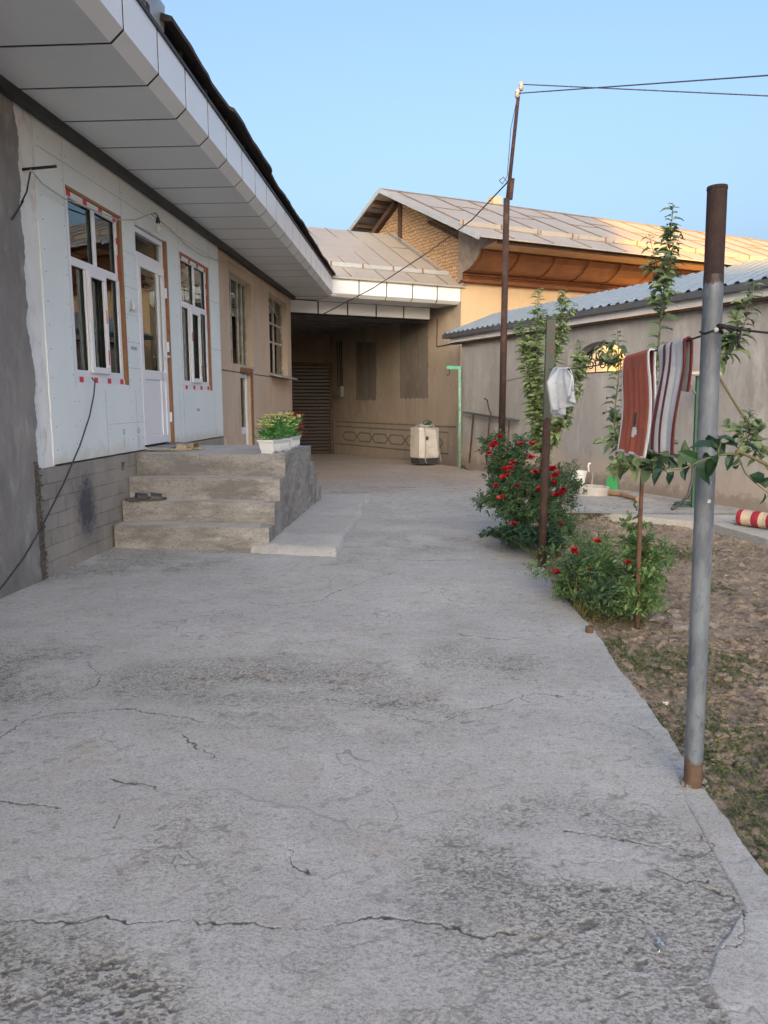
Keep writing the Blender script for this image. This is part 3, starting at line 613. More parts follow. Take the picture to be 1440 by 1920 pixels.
def pvc_window(W, first):
    y0, y1, z0, z1 = W
    j = .055; yr = y1-j                                       # timber jamb on the far side
    xf0, xf1 = WX0-.06, WX0-.005
    zf0 = z0+.055
    m = MB(HF); frame_rect(m, xf0, xf1, y0, yr-.02, zf0, z1-.03, .055)
    zt = z0+(z1-z0)*.63; m.box(xf0, xf1+.002, y0+.05, yr-.06, zt-.035, zt+.035)   # transom
    ym = y0+(yr-y0)*.5; m.box(xf0, xf1+.001, ym-.028, ym+.028, zt+.035, z1-.085)
    ya = y0+(yr-y0)*.30; yb = y0+(yr-y0)*.66
    for q in (ya, yb): m.box(xf0, xf1+.001, q-.026, q+.026, zf0+.055, zt-.035)
    o = m.build('window', M['pvc'], house); bevel(o, .004)
    m = MB(HF); frame_rect(m, xf1+.003, xf1+.028, ya-.012, yb-.02, zf0+.035, zt-.03, .055); s = m.build('sash', M['pvc'], o); bevel(s, .004)
    m = MB(HF)
    gz_ = [(y0+.055, ym-.028, zt+.035, z1-.085), (ym+.028, yr-.075, zt+.035, z1-.085), (y0+.055, ya-.026, zf0+.055, zt-.035), (ya+.026, yb-.026, zf0+.055, zt-.035), (yb+.026, yr-.075, zf0+.055, zt-.035)]
    for a, b, c, d in gz_: m.box(WX0-.04, WX0-.034, a, b, c, d)
    m.build('pane', M['glass'], o)
    m = MB(HF)
    for a, b, c, d in gz_: frame_rect(m, WX0-.033, WX0-.001 if 0 else WX0-.02, a, b, c, d, .006)
    m.build('gasket', M['black'], o)
    m = MB(HF); m.box(WX0-.09, WX0+.012, y1-j, y1, z0, z1); m.box(WX0-.09, WX0+.008, y0, y1-j, z1-.028, z1); m.build('timber_jamb', M['wood'], o)
    # protective tape with red squares under, over and beside the frame
    m = MB(HF); m.mi = 0; m.box(xf1+.001, xf1+.006, y0+.005, yr-.02, z0, zf0); n = 4
    m.box(xf1+.0025, xf1+.005, y0+.002, yr-.022, z1-.075, z1-.034)
    m.mi = 1
    for i in range(4):
        q = y0+.10+i*(yr-y0-.2)/3.0; m.box(xf1+.0062, xf1+.008, q-.035, q+.04, z0+.004, zf0-.004); q2 = y0+.05+i*(yr-y0-.14)/3.0; m.box(xf1+.0055, xf1+.007, q2-.03, q2+.045, z1-.078, z1-.032)
    m.box(xf1+.0012, xf1+.003, yr-.05, yr-.022, zt-.02, zt+.22); m.box(xf1+.0012, xf1+.003, yr-.058, yr-.03, zt+.32, zt+.38)
    m.box(xf1+.0285, xf1+.0305, yb-.06, yb-.04, zf0+.12, zf0+.26); m.box(xf1+.0285, xf1+.0305, yb-.062, yb-.045, zf0+.5, zf0+.62) if first else m.box(xf1+.0285, xf1+.0305, ya-.005, ya+.025, zf0+.55, zf0+.66)
    m.build('masking_tape', [M['whitepl'], M['red']], o)
    curtain(o, y0+.25, y1+.1, .9, z1+.02, WX0-.17)
    return o
pvc_window(W1, True)['label'] = 'near white window with a cord hanging from its sill'
pvc_window(W2, False)['label'] = 'white window right of the door'
# door with fanlight
y0, y1, z0, z1 = DR; yj = y1-.045
m = MB(HF); x0, x1 = WX0-.07, WX0-.012
m.box(x0, x1, y0, y0+.05, z0, z1-.03); m.box(x0, x1, yj-.055, yj-.01, z0, z1-.03); m.box(x0, x1, y0+.05, yj-.055, z1-.08, z1-.03); m.box(x0, x1, y0+.05, yj-.055, 2.86, 2.93)
fr = m.build('door', M['pvc'], house); bevel(fr)
m = MB(HF); frame_rect(m, x1-.03, x1+.016, y0+.03, yj-.04, z0+.02, 2.865, .085)
m.box(x1-.03, x1+.016, y0+.115, yj-.125, 1.62, 1.72); m.box(x1-.03, x1+.016, yj-.26, yj-.21, z0+.105, 2.78)
m.box(x1-.02, x1+.004, y0+.115, yj-.26, z0+.105, 1.62); m.box(x1-.02, x1+.004, yj-.21, yj-.125, z0+.105, 1.62)
lf = m.build('door_leaf', M['pvc'], fr); bevel(lf)
m = MB(HF); m.box(WX0-.05, WX0-.044, y0+.05, yj-.055, 2.93, z1-.08); m.box(x1-.01, x1-.004, y0+.115, yj-.26, 1.72, 2.78); m.box(x1-.01, x1-.004, yj-.21, yj-.125, 1.72, 2.78); m.build('pane', M['glass'], fr)
m = MB(HF); m.box(x1+.017, x1+.026, yj-.115, yj-.085, 1.70, 1.95); m.tube([(x1+.03, yj-.10, 1.89), (x1+.065, yj-.10, 1.89), (x1+.068, yj-.12, 1.89), (x1+.066, yj-.22, 1.885)], .011, 8); m.build('handle', M['pvc'], fr, smooth=False)
for z in (1.15, 1.95, 2.55):
    m = MB(HF); m.tube([(x1+.02, yj-.02, z), (x1+.02, yj-.02, z+.11)], .014, 8); m.build('hinge', M['pvc'], fr)
m = MB(HF); m.box(WX0-.09, WX0+.02, yj, y1, z0, z1-.02); m.build('timber_jamb', M['wood'], fr)
m = MB(HF); m.box(WX0-.09, WX0+.045, y0-.02, y1+.01, z1-.02, z1+.06) if 0 else m.box(WX0-.09, WX0+.02, y0, y1, z1-.02, z1+.0)
m.build('foam_strip', M['whitepl'], fr)
m = MB(HF)
for i in range(14):
    m.box(WX0-.30, WX0-.285, y0, y1, 1.7+i*.1, 1.7+i*.1+.06)
m.build('striped_blind', simple('door_blind', (.33,.27,.22), None, 4, .8, 0), fr)
m = MB(HF); m.box(WX0-.3, WX0+.25, 7.86, 8.86, .862, .895); m.build('door_sill', M['stair'], house)
# rear windows: rusty white steel frames, no reveal on the near one
def steel_window(W, muls, tr, lab):
    y0, y1, z0, z1 = W; m = MB(HF); frame_rect(m, WX0-.16, WX0-.12, y0, y1, z0, z1, .035)
    for q in muls: m.box(WX0-.16, WX0-.119, y0+(y1-y0)*q-.018, y0+(y1-y0)*q+.018, z0+.035, z1-.035)
    for q in tr: m.box(WX0-.158, WX0-.121, y0+.035, y1-.035, z0+(z1-z0)*q-.018, z0+(z1-z0)*q+.018)
    o = m.build('window', simple('grimy_white_frame', (.52,.49,.43), (.3,.24,.18), 9, .7, .001), house, label=lab)
    m = MB(HF); m.box(WX0-.145, WX0-.14, y0+.03, y1-.03, z0+.03, z1-.03); m.build('pane', M['glass'], o); return o
o = steel_window(W3, (.32, .62, .8), (), 'tall old window with thin grimy frames'); curtain(o, W3[0], W3[1], W3[2], W3[3])
o = steel_window(W4, (.5,), (.42, .66), 'small-paned window over a metal sill'); curtain(o, W4[0], W4[1], W4[2], W4[3])
m = MB(HF); m.prism([(0, 0), (.20, -.055), (.20, -.075), (0, -.02)], (WX0-.02, 14.2, 1.9), (WX0-.02, 16.05, 1.9), (1, 0, 0), (0, 0, 1)); m.build('window_sill', M['galv'], o)
m = MB(HF); frame_rect(m, WX0-.12, WX0-.07, BD[0], BD[1]-.02, BD[2], BD[3]-.03, .07); m.box(WX0-.1, WX0-.08, BD[0]+.07, BD[1]-.09, .3, .95)
o = m.build('door', M['pvc'], house, label='narrow white basement door')
m = MB(HF); m.box(WX0-.1, WX0-.095, BD[0]+.07, BD[1]-.09, .95, BD[3]-.1); m.build('pane', M['glass'], o)
m = MB(HF); m.box(WX0-.015, WX0+.01, BD[0], BD[1]+.1, BD[3]-.02, BD[3]+.06); m.box(WX0-.015, WX0+.01, BD[1]-.01, BD[1]+.07, BD[2], BD[3]-.02); m.build('rusty_trim', M['rustlight'], o)
# eave: soffit + chamfer + fascia panels
def xo(u): return -1.99-.0195*(u-7.4)
ZS, ZF = 3.6, 3.965
m = MB(HF); mk = MB(HF); g = .014
grooves = [4.92+.635*k for k in range(-6, 19)]
def epanel(m, ya, yb, off=0.0, top=ZF):
    def P(u, k):
        X = xo(u); return [(-3.0, ZS), (X-.085, ZS), (X, ZS+.075), (X, top), (X-.02, top), (X-.02, ZS+.085), (X-.092, ZS+.02), (-3.0, ZS+.02)][k]
    vs = [(P(ya, k)[0], ya, P(ya, k)[1]) for k in range(8)]+[(P(yb, k)[0], yb, P(yb, k)[1]) for k in range(8)]
    m.add(vs, [(i, (i+1) % 8, 8+(i+1) % 8, 8+i) for i in range(8)]+[tuple(range(7, -1, -1)), tuple(range(8, 16))])
for a, b in zip(grooves[:-1], grooves[1:]): epanel(m, a+g, b-g)
m.build('eave_panelling', M['panel_w'], house)
m = MB(HF)
u0, u1 = grooves[0], grooves[-1]-.03
m.add([(-3.0, u0, ZS+.003), (xo(u0)-.086, u0, ZS+.003), (xo(u0)-.003, u0, ZS+.077), (xo(u0)-.003, u0, ZF-.005), (xo(u0)-.2, u0, ZF-.005), (-3.0, u0, ZS+.1),
       (-3.0, u1, ZS+.003), (xo(u1)-.086, u1, ZS+.003), (xo(u1)-.003, u1, ZS+.077), (xo(u1)-.003, u1, ZF-.005), (xo(u1)-.2, u1, ZF-.005), (-3.0, u1, ZS+.1)],
      [(i, (i+1) % 6, 6+(i+1) % 6, 6+i) for i in range(6)]+[(5,4,3,2,1,0), (6,7,8,9,10,11)])
m.build('eave_backing', M['black'], house)
m = MB(HF); m.box(-3.07+.031, -3.0+.03, 1, 16.4, 3.525, ZS+.03); m.build('wall_trim', M['darkstrip'], house)
m = MB(HF); m.prism([(-.01, 0), (.012, 0), (.012, .03), (-.01, .03)], (xo(1), 1, ZF+.001), (xo(16.3), 16.3, ZF+.001), (1, 0, 0), (0, 0, 1)); m.build('fascia_trim', M['darkstrip'], house)
# roof over it: rafters and a dark ragged sheet
m = MB(HF)
sx = [(-1.93, .0), (-6.5, 1.45), (-11, 0)]
def roofpt(a, b):
    u = 1+15.45*b; x = xo(u)+.05-a*4.2; z = 4.17-.10*b+a*1.35
    if u < 5.7: x -= .35*(1-a)
    if a == 0: x += .008*math.sin(u*4.3)+(.03 if 7.4 < u < 9.3 else 0)+.01*float(vn(np.array([u*6]), np.array([1.]))[0]); z += .010*math.sin(u*1.7)
    return (x, u, z)
m.grid(roofpt, 6, 300); m.grid(lambda a, b: tuple(Vector(roofpt(a, b))+Vector((0, 0, -.035))), 6, 300)
for k in range(2): pass
m.add([roofpt(0, i/300) for i in range(301)]+[tuple(Vector(roofpt(0, i/300))+Vector((0, 0, -.035))) for i in range(301)], [(i, i+1, 302+i, 301+i) for i in range(300)])
m.build('roof_sheet', M['blackroof'], house)
m = MB(HF); m.add([(-6.05, 1, 5.5), (-10.2, 1, 4.15), (-10.2, 16.45, 4.1), (-6.05, 16.45, 5.42)], [(0,1,2,3)]); m.box(-10.1, -9.8, -4, 16.4, -.1, 4.1); m.build('rear_slope', M['blackroof'], house)
m = MB(HF); m.add([(xo(16.45)-.1, 16.44, 3.6), (-6.05, 16.44, 5.4), (-10.1, 16.44, 4.1), (-10.1, 16.44, -.2), (-3.4, 16.44, -.2), (-3.4, 16.44, 3.6)], [(0,1,2,3,4,5)]); m.build('end_gable', M['beige'], house)
m = MB(HF)
for i in range(22):
    u = 1.2+i*.71; m.box(xo(u)-.6, xo(u)-.03, u, u+.05, ZF+.0, 4.13-.005*i)
m.box(-2.22, -2.16, 1, 16.4, 4.0, 4.05); m.build('rafter', M['darkwood'], house)
# galvanised gutter over the near end
m = MB(HF)
gu = 5.82
m.prism([(0, 0), (.22, -.02), (.24, .22), (.225, .22), (.205, 0), (.015, .02), (0, .22), (-.012, .22)], (-2.22, .5, 4.04), (-2.22, gu, 4.02), (1, 0, 0), (0, 0, 1))
m.prism([(.05, .2), (.33, .17), (.33, .26), (.05, .3)], (-2.22, .5, 4.04), (-2.22, gu-.25, 4.02), (1, 0, 0), (0, 0, 1))
gt = m.build('gutter', M['galv'], house)
m = MB(HF)
for u in (5.4, 4.7, 4.0): m.box(-2.235, -1.972, u, u+.012, 4.02, 4.20)
m.build('gutter_bracket', M['shedg'], gt)
# ---------------------------------------------------------------- entrance stairs
st = thing('entrance_stairs', 'grey concrete entrance platform with four steps rising to the white door', 'stairs', (-2.3, 8.2, 0), HF)
def slab_step(m, x0, x1, y0, y1, z0, z1, skew=.1, n=40):
    def top(a, b):
        x = x0+(x1-x0)*a; ys = y0+skew*(1-a); y = ys+(y1-ys)*b
        ed = .014*(float(vn(np.array([x*9+z1*7]), np.array([3.]), 1)[0])-.5)
        z = z1+.006*(float(fbm(np.array([x]), np.array([y+z1]), 5, 3)[0])-.5)-.012*abs(a-.5)**2*2
        return Vector((x, y+ed*(1-b), z+(ed*.4 if b < .01 else 0)))
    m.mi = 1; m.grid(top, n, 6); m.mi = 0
    def front(a, b):
        t = top(a, 0); j = .012*(float(fbm(np.array([t.x+z1*3]), np.array([b*.3+z1]), 9, 4, 2)[0])-.5)
        if b < .999: return Vector((t.x, t.y+.004+j*(1 if b > 0 else 0)+(-.006 if b > 0 else 0), t.z-(z1-z0)*b-(.0 if b else 0)))
        return Vector((t.x, t.y+j, z0))
    m.grid(front, n, 8)
m = MB(HF)
zs = [.225, .425, .635, .855]; ys = [6.75, 7.0, 7.20, 7.42]; xs1 = [-1.512, -1.503, -1.49, -1.478]; xs0 = [-3.03, -3.04, -3.05, -3.05]
for i in range(4):
    slab_step(m, xs0[i], xs1[i], ys[i], (ys[i+1]+.06 if i < 3 else 9.05), zs[i-1]-.02 if i else -.05, zs[i])
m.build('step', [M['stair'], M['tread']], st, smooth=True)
far = [(9.05, .855), (9.4, .64), (9.68, .44), (9.98, .25)]
m = MB(HF); fy = [9.05, 9.38, 9.68, 10.0]; fz = [.64, .44, .25]
for i in range(3): m.box(-3.04, -1.52+.01*i, fy[i]-.01*i, fy[i+1], -.3, fz[i])
o = m.build('rear_step', M['stair'], st); bevel(o, .02, 2)
# side cheek with the stepped outline (front to back)
prof = [(6.75, -.05), (6.75, .222), (7.0, .224), (7.005, .42), (7.2, .424), (7.205, .63), (7.42, .634), (7.43, .850), (9.05, .850), (9.06, .635), (9.38, .635), (9.39, .435), (9.68, .435), (9.69, .245), (10.0, .245), (10.03, -.1)]
m = MB(HF)
def cheek():
    n = 160
    for i in range(n):
        pass
ysamp = np.linspace(6.752, 10.0, 170)
def ztop(y):
    if y < 7.0: return .224
    if y < 7.2: return .424
    if y < 7.42: return .634
    if y < 9.05: return .853
    if y < 9.38: return .638
    if y < 9.68: return .438
    return .248
def chx(y, z): return -1.52+.065*(z-.2)+.02*(float(fbm(np.array([y*.6]), np.array([z]), 6, 5, 3)[0])-.5)+.02*max(0, .15-z)*8*float(vn(np.array([y*7]), np.array([1.]))[0])
nz = 26
vs = []; 
for y in ysamp:
    zt = ztop(y)
    for k in range(nz+1):
        z = -.03+(zt+.03)*k/nz; vs.append((chx(y, z), y, z))
m.add(vs, [(i*(nz+1)+k, (i+1)*(nz+1)+k, (i+1)*(nz+1)+k+1, i*(nz+1)+k+1) for i in range(len(ysamp)-1) for k in range(nz)])
vt = []
for y in ysamp: zt = ztop(y); vt += [(chx(y, zt), y, zt), (chx(y, zt)-.12, y, zt-.004)]
m.add(vt, [(2*i, 2*i+2, 2*i+3, 2*i+1) for i in range(len(ysamp)-1)])
m.build('side_wall', M['stair'], st, smooth=False)
# ================================================================ CARPORT
E0 = Vector((-1.01, 16.56, 0)); K = Vector((1.79, 17.92, 0)); fd = (K-E0).normalized(); fn = Vector((fd.y, -fd.x, 0))   # fn towards the yard
gd = Vector((-.558, .83, 0)).normalized(); go = Vector((-gd.y, gd.x, 0)); go = Vector((-.83, -.558, 0)).normalized()    # gable wall direction, outward normal
cp = thing('carport', 'dark carport with white panelled fascia and roller shutter between the two houses', 'carport', (0, 19, gz(19)))
m = MB(); L = (K-E0).length; npan = 4.62; edges = [0-.13, .52, 1.19, 1.84, 2.48, L]
up = Vector((0, 0, 1))
E0L = E0-fd*.02
for a, b in zip(edges[:-1], edges[1:]):
    p, q = E0+fd*(a+.014), E0+fd*(b-.014)
    m.prism([(0, .07), (0, .40), (.02, .40), (.02, .08), (.09, .02), (.86, .02), (.86, 0), (.08, 0)], p+up*ZS, q+up*ZS, -fn, up)
m.build('fascia', M['panel_w'], cp)
m = MB(); m.prism([(.012, .08), (.012, .395), (.3, .395), (.86, .1), (.86, .012), (.085, .012)], E0+up*ZS, K+up*ZS, -fn, up); m.build('fascia_backing', M['black'], cp)
m = MB(); m.obox(E0-fd*2.6-fn*.02+up*(ZS+.022), fd*2.6, -fn*1.0, up*.02); m.build('corner_soffit', M['panel_w'], cp)
# second beam, set back
B0 = E0-fn*.87-fd*1.55; B1 = K-fn*.87-fd*.32
m = MB(); n = 6; LL = (B1-B0).length
for i in range(n):
    p = B0+fd*(LL*i/n+.018); q = B0+fd*(LL*(i+1)/n-.018); m.obox(p+up*(ZS-.27), q-p, -fn*.02, up*.262)
m.build('beam_cladding', M['panel_w'], cp)
m = MB(); m.obox(B0-fn*.021+up*(ZS-.29), B1-B0, -fn*.22, up*.30); m.build('beam', M['black'], cp)
m = MB(); m.obox(B0-fn*.3-fd*.6+up*(ZS-.22), (B1-B0)+fd*.8, -fn*6.5, up*.04); 
for i in range(10): m.obox(B0-fn*(.7+i*.62)-fd*.6+up*(ZS-.26), (B1-B0)+fd*.8, -fn*.05, up*.06)
m.build('ceiling', simple('grey_dark_ceiling', (.14,.14,.14), (.10,.10,.10), 3, .8, 0), cp)
# roof
RZ = 5.62; ZR0 = 4.02
rr = -fn
m = MB(); th = math.atan2(RZ-ZR0, 2.95)
J0 = E0-fd*3.2+fn*.06; J1 = K+fd*.08+fn*.06; J1b = K+gd*2.7
m.add([J0+up*ZR0, J1+up*ZR0, J1b+go*.0-fn*.0+up*RZ, J0-fn*3.0+up*RZ, J0-fn*6+up*4.4, J1-fn*6+up*4.4], [(0,1,2,3), (3,2,5,4)])
m.prism([(0, 0), (0, -.045), (.02, -.045), (.02, 0)], J0+up*(ZR0-.002), J1+up*(ZR0-.002), -fn, up)
rf = m.build('roof', M['roofbeige'], cp)
m = MB()
def rp(s, a): p0 = J0.lerp(J1, s); p1 = (J0-fn*3.0).lerp(J1b, s); return p0.lerp(p1, a)+up*(ZR0+(RZ-ZR0)*a+.012)
for i in range(11): m.bar(rp(i/10.3, .18 if i % 2 else .18), rp(i/10.3, 1.0), .02, .022)
for i in range(8): m.bar(rp((i+.4)/8, .0), rp((i+.4)/8, .15), .014, .016)
for i in range(10): m.bar(rp(i/10.3, .78-.1*(i % 2)), rp((i+1)/10.3, .78-.1*(i % 2)), .012, .012)
m.build('standing_seam', M['seam'], rf)
m = MB(); p, q = rp(0, .17), rp(.985, .17); m.obox(p, q-p, fn*.015, up*.09)
m.build('snow_guard', M['galv'], rf)
m = MB()
for i in range(9): p = rp(.03+i*.12, .17); m.obox(p+fn*.016, fd*.03, fn*.02, up*.1)
m.build('guard_bracket', M['rustlight'], rf)
m = MB(); m.bar(rp(1, 0)+up*.02, rp(1, 1)+up*.02, .16, .02); m.build('valley_flashing', M['galv'], rf)
# back wall and shutter
GB = Vector((-1.62, 23.0, 0)); bw0 = GB+Vector((-4.5, -1.2, 0))
bdn = (GB-bw0).normalized(); bn = Vector((bdn.y, -bdn.x, 0))
m = MB(); m.obox(bw0+up*-.4, GB-bw0, -bn*.2, up*4.2); m.build('back_wall', simple('brown_back_wall', (.20,.16,.12), (.14,.11,.085), 2, .9), cp)  # back wall in a mottled dark brown
s1 = at(619, 848, 22.8); s1.z = 0; s0 = s1-bdn*2.9
m = MB()
zb = gz(22.8); zt_ = at(600, 684, 22.3).z
for i in range(26):
    z = zb+(zt_-zb)*i/26; h = (zt_-zb)/26
    m.prism([(0, 0), (.012, h*.2), (.012, h*.8), (0, h)], s0+bn*.04+up*z, s1+bn*.04+up*z, bn, up)
m.mi = 0
sh = m.build('roller_shutter', simple('brown_shutter', (.022,.013,.01), (.014,.009,.007), 3, .5, 0), cp)
m = MB(); m.obox(s1+bn*.02+up*(zb), bdn*.07, bn*.09, up*(zt_-zb)); m.obox(s0+bn*.02+up*zt_, s1-s0+bdn*.07, bn*.1, up*.08); m.build('shutter_guide', M['darkwood'], sh)
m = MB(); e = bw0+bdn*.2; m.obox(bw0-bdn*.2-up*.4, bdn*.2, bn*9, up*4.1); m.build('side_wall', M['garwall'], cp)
# ================================================================ ADOBE HOUSE behind
ah = thing('adobe_house', 'cream house with adobe brick gable, orange wooden cornice and dusty sheet metal roof', 'house', tuple(K+up*gz(17.9)), Matrix(((go.x*-1, gd.x, 0, 0), (go.y*-1, gd.y, 0, 0), (0, 0, 1, 0), (0, 0, 0, 1))))
GL = (GB-K).length
thk = .3
def gp_(s, z, o=0.0): return K+gd*s+go*o+up*z
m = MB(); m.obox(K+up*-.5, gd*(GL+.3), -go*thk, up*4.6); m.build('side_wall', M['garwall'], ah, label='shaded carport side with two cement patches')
m = MB(); m.obox(K+fd*.004+fn*.003+up*-.4, fd*22, -fn*.3, up*5.0); m.build('front_wall', M['cream'], ah)
m = MB()
prof = [(-.0, 4.1), (0, 5.12), (2.5, 6.42), (5.0, 5.1), (5.0, 4.1)]
m.add([gp_(s, z, .02) for s, z in prof]+[gp_(s, z, -.25) for s, z in prof], [(4,3,2,1,0), (5,6,7,8,9)]+[(i, (i+1) % 5, 5+(i+1) % 5, 5+i) for i in range(5)])
m.build('gable_wall', M['adobe'], ah)
m = MB(); m.obox(gp_(2.35, 5.3, .07), gd*.13, -go*.06, up*1.25); m.build('gable_post', M['darkwood'], ah); m = MB(); m.bar(gp_(2.5, 6.36, .10), gp_(5.0, 5.02, .10), .14, .12); m.build('gable_beam', M['darkwood'], ah); m = MB(); m.bar(gp_(-.2, 4.97, .06), gp_(1.2, 5.66, .06), .05, .06); m.build('gable_beam', M['darkwood'], ah)
# roof: ridge at s=2.5, overhang .61 outward at the gable, 1.55 at the front
ap = Vector(gp_(2.5, 6.61, .61)); rd = fd
Fc = K+(-fn)*-1.57+go*.61; Fc = Vector((Fc.x, Fc.y, 4.78))
Bc = ap+(ap-Fc); Bc = Vector((ap.x*2-Fc.x, ap.y*2-Fc.y, 4.9))
LEN = 24
def rq(s, a, o=0.0): return Fc.lerp(ap, a)+rd*s+up*o
m = MB(); m.add([rq(0, 0), rq(LEN, 0), rq(LEN, 1), rq(0, 1), Bc, Bc+rd*LEN], [(0,1,2,3), (3,2,5,4)])
d_ = up*-.03
m.add([rq(0, 0)+d_, rq(LEN, 0)+d_, rq(LEN, 1)+d_, rq(0, 1)+d_, Bc+d_, Bc+rd*LEN+d_], [(3,2,1,0), (4,5,2,3)])
m.add([rq(0, 0), rq(LEN, 0), rq(LEN, 0)+d_, rq(0, 0)+d_], [(0,3,2,1)])
rf = m.build('roof', M['roofbeige'], ah)
m = MB()
m.bar(rq(0, 0)-fd*.0+d_, rq(0, 1)+d_, .05, .10); m.bar(Bc+d_, ap+d_, .05, .10); m.build('rake_flashing', M['galv'], rf)
m = MB(); s = .35; i = 0
while s < LEN:
    m.bar(rq(s+.9*0, .20, .012), rq(s+.1, 1, .012), .022, .025); s += 1.05; i += 1
    m.bar(rq(s-.5, 0, .01), rq(s-.5, .17, .01), .014, .014)
for k in range(22): m.bar(rq(k*1.05+.35, .62+.12*(k % 2), .01), rq(k*1.05+1.4, .62+.12*(k % 2), .01), .012, .012)
m.bar(rq(0, 1, .01), rq(LEN, 1, .01), .05, .03)
m.build('standing_seam', M['seam'], rf)
m = MB(); p = rq(.1, .2, .0); q = rq(LEN, .2, 0)
for k in range(22): a = p.lerp(q, k/22); b = p.lerp(q, (k+.96)/22); a = a+up*(.012*math.sin(k*2.1)); m.obox(a, b-a, fn*.02, up*.10)
m.build('snow_guard', M['roofbeige'], rf)
m = MB()
for k in range(24): a = rq(.15+k*1.0, .2, 0)+fn*.022; m.obox(a, fd*.03, fn*.015, up*.11)
m.build('guard_bracket', M['rustlight'], rf)
m = MB()      # purlins and boards under the gable overhang
for k in range(9):
    a = .08+k*.115; m = MB(); m.obox(ap.lerp(Bc, a)-up*.07+rd*.02, rd*.62, (Bc-ap).normalized()*.16, up*.03); m.build('roof_board', M['darkwood'], rf)
for k in range(5):
    a = .1+k*.2; m = MB(); m.obox(ap.lerp(Bc, a)-up*.16+rd*.02, rd*.62, (Bc-ap).normalized()*.07, up*.09); m.build('purlin', M['darkwood'], rf)
for k in range(6):
    a = .1+k*.16; m = MB(); m.obox(ap.lerp(Fc, a)-up*.13+rd*.03, rd*.6, (Fc-ap).normalized()*.06, up*.07); m.build('purlin', M['darkwood'], rf)
# cornice: pale boards, brown cove, moulded band
eave_in = 1.5
c0 = K+go*.0
m = MB()
cz = 4.74
cove = [(1.45, .0), (.92, -.05), (.86, -.10), (.80, -.2), (.62, -.34), (.42, -.42), (.18, -.45), (.14, -.50), (.12, -.60), (.0, -.66)]
start = K-fd*.05
m.mi = 0
def strip(m, pr, mi, s0=0, s1=23):
    m.mi = mi
    vs = [start+fd*s0+fn*a+up*(cz+b) for a, b in pr]+[start+fd*s1+fn*a+up*(cz+b) for a, b in pr]; n = len(pr)
    m.add(vs, [(i, n+i, n+i+1, i+1) for i in range(n-1)])
strip(m, cove[:2], 1); strip(m, cove[1:], 0)
# end board closing the cornice
m.mi = 2
m.prism([(0, -.66), (.12, -.60), (.18, -.45), (.42, -.42), (.62, -.34), (.80, -.2), (.92, -.05), (1.5, 0), (1.5, .10), (.0, .5)], start-fd*.04+up*cz, start+up*cz, fn, up)
m.build('cornice', [M['cornice'], M['soffitw'], simple('weathered_board', (.20,.15,.12), (.30,.25,.2), 5, .9, .004, 30)], ah)
m = MB()
for k in range(23):
    s = .05+k*1.0
    pts = [start+fd*s+fn*(a+.012)+up*(cz+b-.012) for a, b in cove[1:8]]
    for a, b in zip(pts[:-1], pts[1:]): m.bar(a, b, .035, .02)
for k in range(380): s = k*.06; m.obox(start+fd*s+fn*.14+up*(cz-.555), fd*.03, fn*.03, up*.03)
for k in range(380): s = k*.06; m.obox(start+fd*s+fn*.9+up*(cz-.065), fd*.03, fn*.03, up*-.03) 
m.obox(start+fn*.12+up*(cz-.64), fd*23, fn*.05, up*.03); m.obox(start+fn*.18+up*(cz-.50), fd*23, fn*.025, up*.03)
m.build('cornice_rib', simple('cornice_rib_wood', (.24,.085,.03), (.15,.055,.02), 5, .6, 0), ah)
m = MB(); m.obox(start+fn*1.5+up*(4.69), fd*23, fn*.03, up*.07); m.build('eave_board', M['darkwood'], ah)
m = MB(); c = at(925, 372, 21.2); m.obox(c-up*.35, fd*.28, -fn*.28, up*.42); m.build('chimney', M['cream'], ah)
# patches, plinth with scored ornament
gw_u = gd
def gwall(px, py):    # point on the carport side wall
    d = ray(px, py); o = Vector((0, 0, CH)); t = (K-o).dot(go)/d.dot(go); return o+d*t
side = None
def gquad(m, pts, off): m.add([gwall(*p)+go*off for p in pts], [tuple(range(len(pts)-1, -1, -1))])
m = MB()
def ragquad(x0, y0, x1, y1, off, n=26, dy=0):
    pts = []
    j = lambda: random.uniform(-1.4, 1.4)
    for i in range(n): pts.append((x0+(x1-x0)*i/n, y0+dy*i/n+j()*.7))
    for i in range(n): pts.append((x1+j()*.6, y0+dy+(y1-y0-dy*0)*i/n))
    for i in range(n): pts.append((x1+(x0-x1)*i/n, y1+j()))
    for i in range(n): pts.append((x0+j()*.6, y1+(y0-y1)*i/n))
    gquad(m, pts, off)
ragquad(668, 642, 706, 750, .006); m.build('cement_patch', M['patch'], ah); m = MB(); ragquad(750, 606, 803, 747, .006); m.build('cement_patch', M['patch'], ah)
m = MB()
for _ in range(26):
    x = random.choice([random.uniform(671, 705), random.uniform(754, 802)]); y = 748; l = random.uniform(8, 42); wd = random.uniform(.6, 1.6)
    gquad(m, [(x, y), (x+wd, y), (x+wd*.6, y+l), (x+wd*.2, y+l)], .004)
m.build('drip_stain', simple('grey_drips', (.30,.26,.215), None, 9, .9, 0), ah)
Pz = lambda s: 0
m = MB(); zpl = 1.4-17.95*math.tan(PITCH-math.atan((960-812)/1400)); pt = .70
sA, sB = .0, GL-.15
m.obox(K+gd*.02+go*.0+up*-.4, gd*(GL-.25), go*.045, up*(.4+.80)); m.obox(K+gd*.02+up*.78, gd*(GL-.25), go*.06, up*.035); pl2 = m.build('scored_plinth', fbn('plinth_cement', (.33,.285,.235), (.27,.23,.19), (.38,.33,.28), 1.5, (1,1,.5)), ah)
m = MB()
def pgp(s, z, o=.048): return K+gd*s+go*o+up*z
def gline(a, b, w=.04): m.bar(a, b, .006, w, up=(0, 0, 1)) if abs((b-a).z) < .001 or 1 else None
